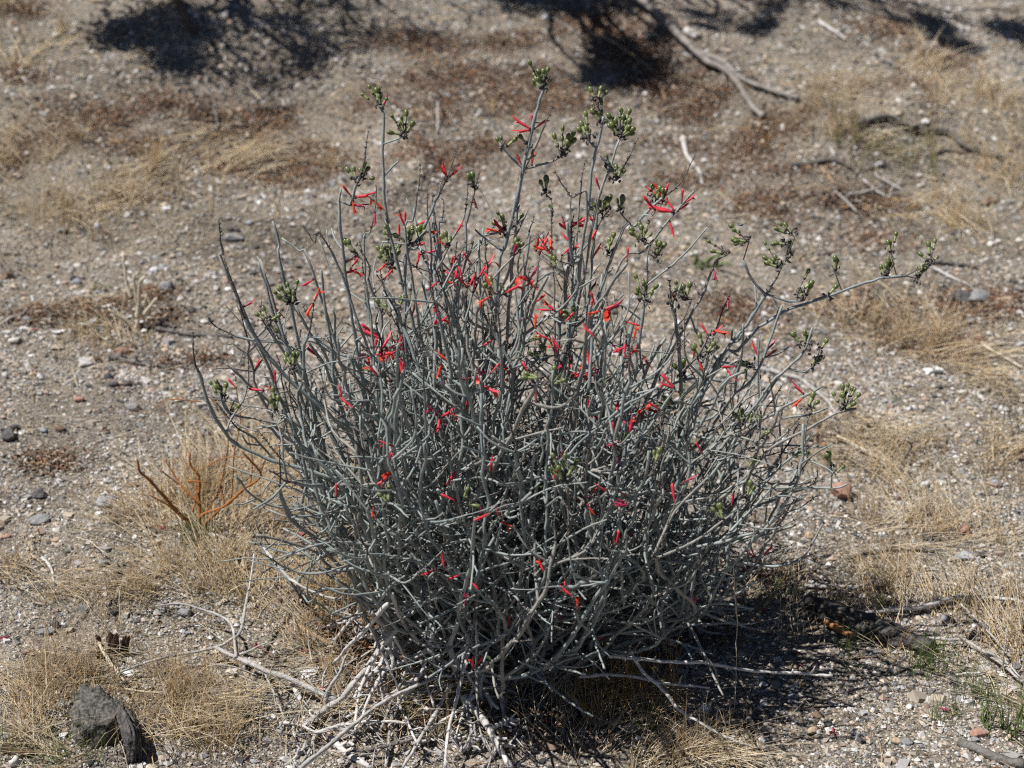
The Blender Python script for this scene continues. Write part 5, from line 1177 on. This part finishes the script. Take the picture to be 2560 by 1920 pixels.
clump_obj('grass_clump', 'H', 1300, 580, 420, .085, .10, .9, .0007, 'straw', 'pale flattened straw clump under the left side of the shrub', 'grass', np.array([[.68, .57, .36], [.76, .67, .47], [.56, .43, .25]]))
clump_obj('grass_clump', 'I', 1720, 1290, 560, .055, .14, .22, .0006, 'straw', 'brown upright dry grass clump in the shade beneath the shrub', 'grass', np.array([[.42, .27, .11], [.50, .34, .16], [.34, .20, .08]]))
clump_obj('grass_clump', 'I', 100, 760, 420, .06, .14, .3, .0006, 'straw', 'tall golden dry grass clump growing up into the left of the shrub', 'grass', np.array([[.58, .43, .22], [.68, .54, .32], [.48, .33, .16]]))
clump_obj('grass_clump', 'J', 160, 1640, 420, .07, .08, .5, .0006, 'straw', 'dry grass clump where the curved pale stick sags down', 'grass')
clump_obj('grass_clump', 'A', 750, 1250, 480, .16, .14, .45, .0010, 'straw', 'wide dry grass clump on the left bank', 'grass')
clump_obj('grass_clump', 'A', 280, 1310, 300, .12, .11, .5, .0010, 'straw', 'lower dry grass clump at the left end of the wide one', 'grass')
clump_obj('grass_clump', 'D', 620, 500, 260, .07, .08, .45, .0008, 'straw', 'golden dry grass clump in front of the cream dead stubs', 'grass')
clump_obj('grass_clump', 'G', 1080, 380, 260, .09, .10, .45, .0008, 'straw', 'dry grass clump behind the outermost pod stem', 'grass')
clump_obj('grass_clump', 'G', 1450, 480, 260, .10, .12, .4, .0008, 'straw', 'thin dry grass clump on the far gravel by the outermost pods', 'grass')
clump_obj('grass_clump', 'G', 2040, 1230, 420, .10, .14, .45, .0007, 'straw', 'dry grass clump on gravel far right of the salmon-pink rock', 'grass')
clump_obj('grass_clump', 'G', 1340, 1300, 160, .06, .12, .3, .0006, 'straw', 'sparse upright dry grass right behind the salmon-pink rock', 'grass')
clump_obj('grass_clump', 'J', 1370, 1000, 60, .02, .07, .6, .0006, 'straw', 'small tan grass tuft against the front of the charred log', 'grass')
clump_obj('grass_clump', 'J', 2010, 980, 200, .06, .12, .4, .0006, 'straw', 'dry grass clump around the thin forked pale branch', 'grass')

# ------------------------------------------------------------------ shrubs that stand above the frame and shade the bank
def bank_shrub(base, crown, size, n_clump, n_leaf, label, lean=None, trunk_r=.03):
    b = np.array(base); b[2] = float(height(b[0], b[1]))
    root = bpy.data.objects.new('bank_shrub', None); col.objects.link(root); root.location = b; root.empty_display_size = .1; tag(root, label, 'shrub', None)
    c = np.array(crown) - b; mbt = MB(); mbl = MB(); tips = []
    mid = c * .35 + np.array([rng.normal() * .05, rng.normal() * .05, 0])
    woody(mbt, np.array([[0, 0, -.03], mid * .5 + (lean if lean is not None else 0), mid, c * .8]), trunk_r, trunk_r * .5, 0, 8, .12, .003)
    for k in range(n_clump):
        d = rng.normal(size=3); d = unit(d) * np.array(size) * rng.uniform(.45, 1.0); t = c + d
        woody(mbt, np.array([mid if k % 2 else c * .6, (mid + t) * .5 + rng.normal(size=3) * .05, t]), trunk_r * .55, .005, 0, 5, .1, .004)
        m = n_leaf // n_clump; rr = min(size) * rng.uniform(.14, .40)
        q = t + rng.normal(size=(m, 3)) * rr * np.array([1.1, 1.1, .8]); dd = rng.normal(size=(m, 3)); dd /= np.linalg.norm(dd, axis=1, keepdims=True)
        e = np.cross(dd, rng.normal(size=(m, 3))); e /= np.linalg.norm(e, axis=1, keepdims=True); l = rng.uniform(.012, .026, m)[:, None]
        vv = np.stack([q, q + dd * l * .5 + e * l * .3, q + dd * l, q + dd * l * .5 - e * l * .3], 1).reshape(-1, 3)
        mbl.add(vv, np.arange(m * 4).reshape(-1, 4), 0)
    link('trunk', mbt.mesh('trunk', [M['shrub_bark']]), root); link('crown', mbl.mesh('crown', [M['shrub_leaf']], False), root)
def shade_from(px, py, t): return G(px, py) + SUN * t
c1 = shade_from(400, 90, .9); b1 = G(505, 84)
bank_shrub(b1, c1, (.16, .13, .18), 7, 9000, 'dark-trunked leafy shrub on the left bank casting blotched shade', None, .013)
c1c = shade_from(640, 110, 1.0); bank_shrub((c1c[0] + .2, c1c[1] + .8, 0), c1c, (.36, .20, .22), 13, 5200, 'loose-crowned shrub beside the dark-trunked one up the bank', None, .018)
c1b = shade_from(860, 40, 1.3); bank_shrub((c1b[0] + .35, c1b[1] + .85, 0), c1b, (.30, .22, .2), 10, 2200, 'sparse shrub up the bank behind the hooked grey twig', None, .016)
c2 = shade_from(1400, 10, 1.4); bank_shrub((c2[0] + .3, c2[1] + .9, 0), c2, (.17, .18, .2), 9, 9000, 'dense dark shrub up the bank shading the big fallen limb', None, .03)
c2c = shade_from(1570, 150, 1.4); bank_shrub((c2c[0] + .3, c2c[1] + 1.1, 0), c2c, (.16, .18, .2), 9, 7000, 'low shrub leaning out in front of the dense dark one', None, .02)
c2b = shade_from(1800, 60, 1.6); bank_shrub((c2b[0] + .3, c2b[1] + .9, 0), c2b, (.34, .12, .14), 9, 4000, 'smaller shrub beside the dense dark one up the bank', None, .02)
c3 = shade_from(2330, 60, 1.7); bank_shrub((c3[0], c3[1] + .95, 0), c3, (.75, .16, .18), 16, 8000, 'wide low-crowned shrub at the far right top of the bank', None, .03)
print('tris', sum(len(m.loops) - 2 * len(m.polygons) for m in {o.data.name: o.data for o in scene.objects if o.type == 'MESH'}.values()))
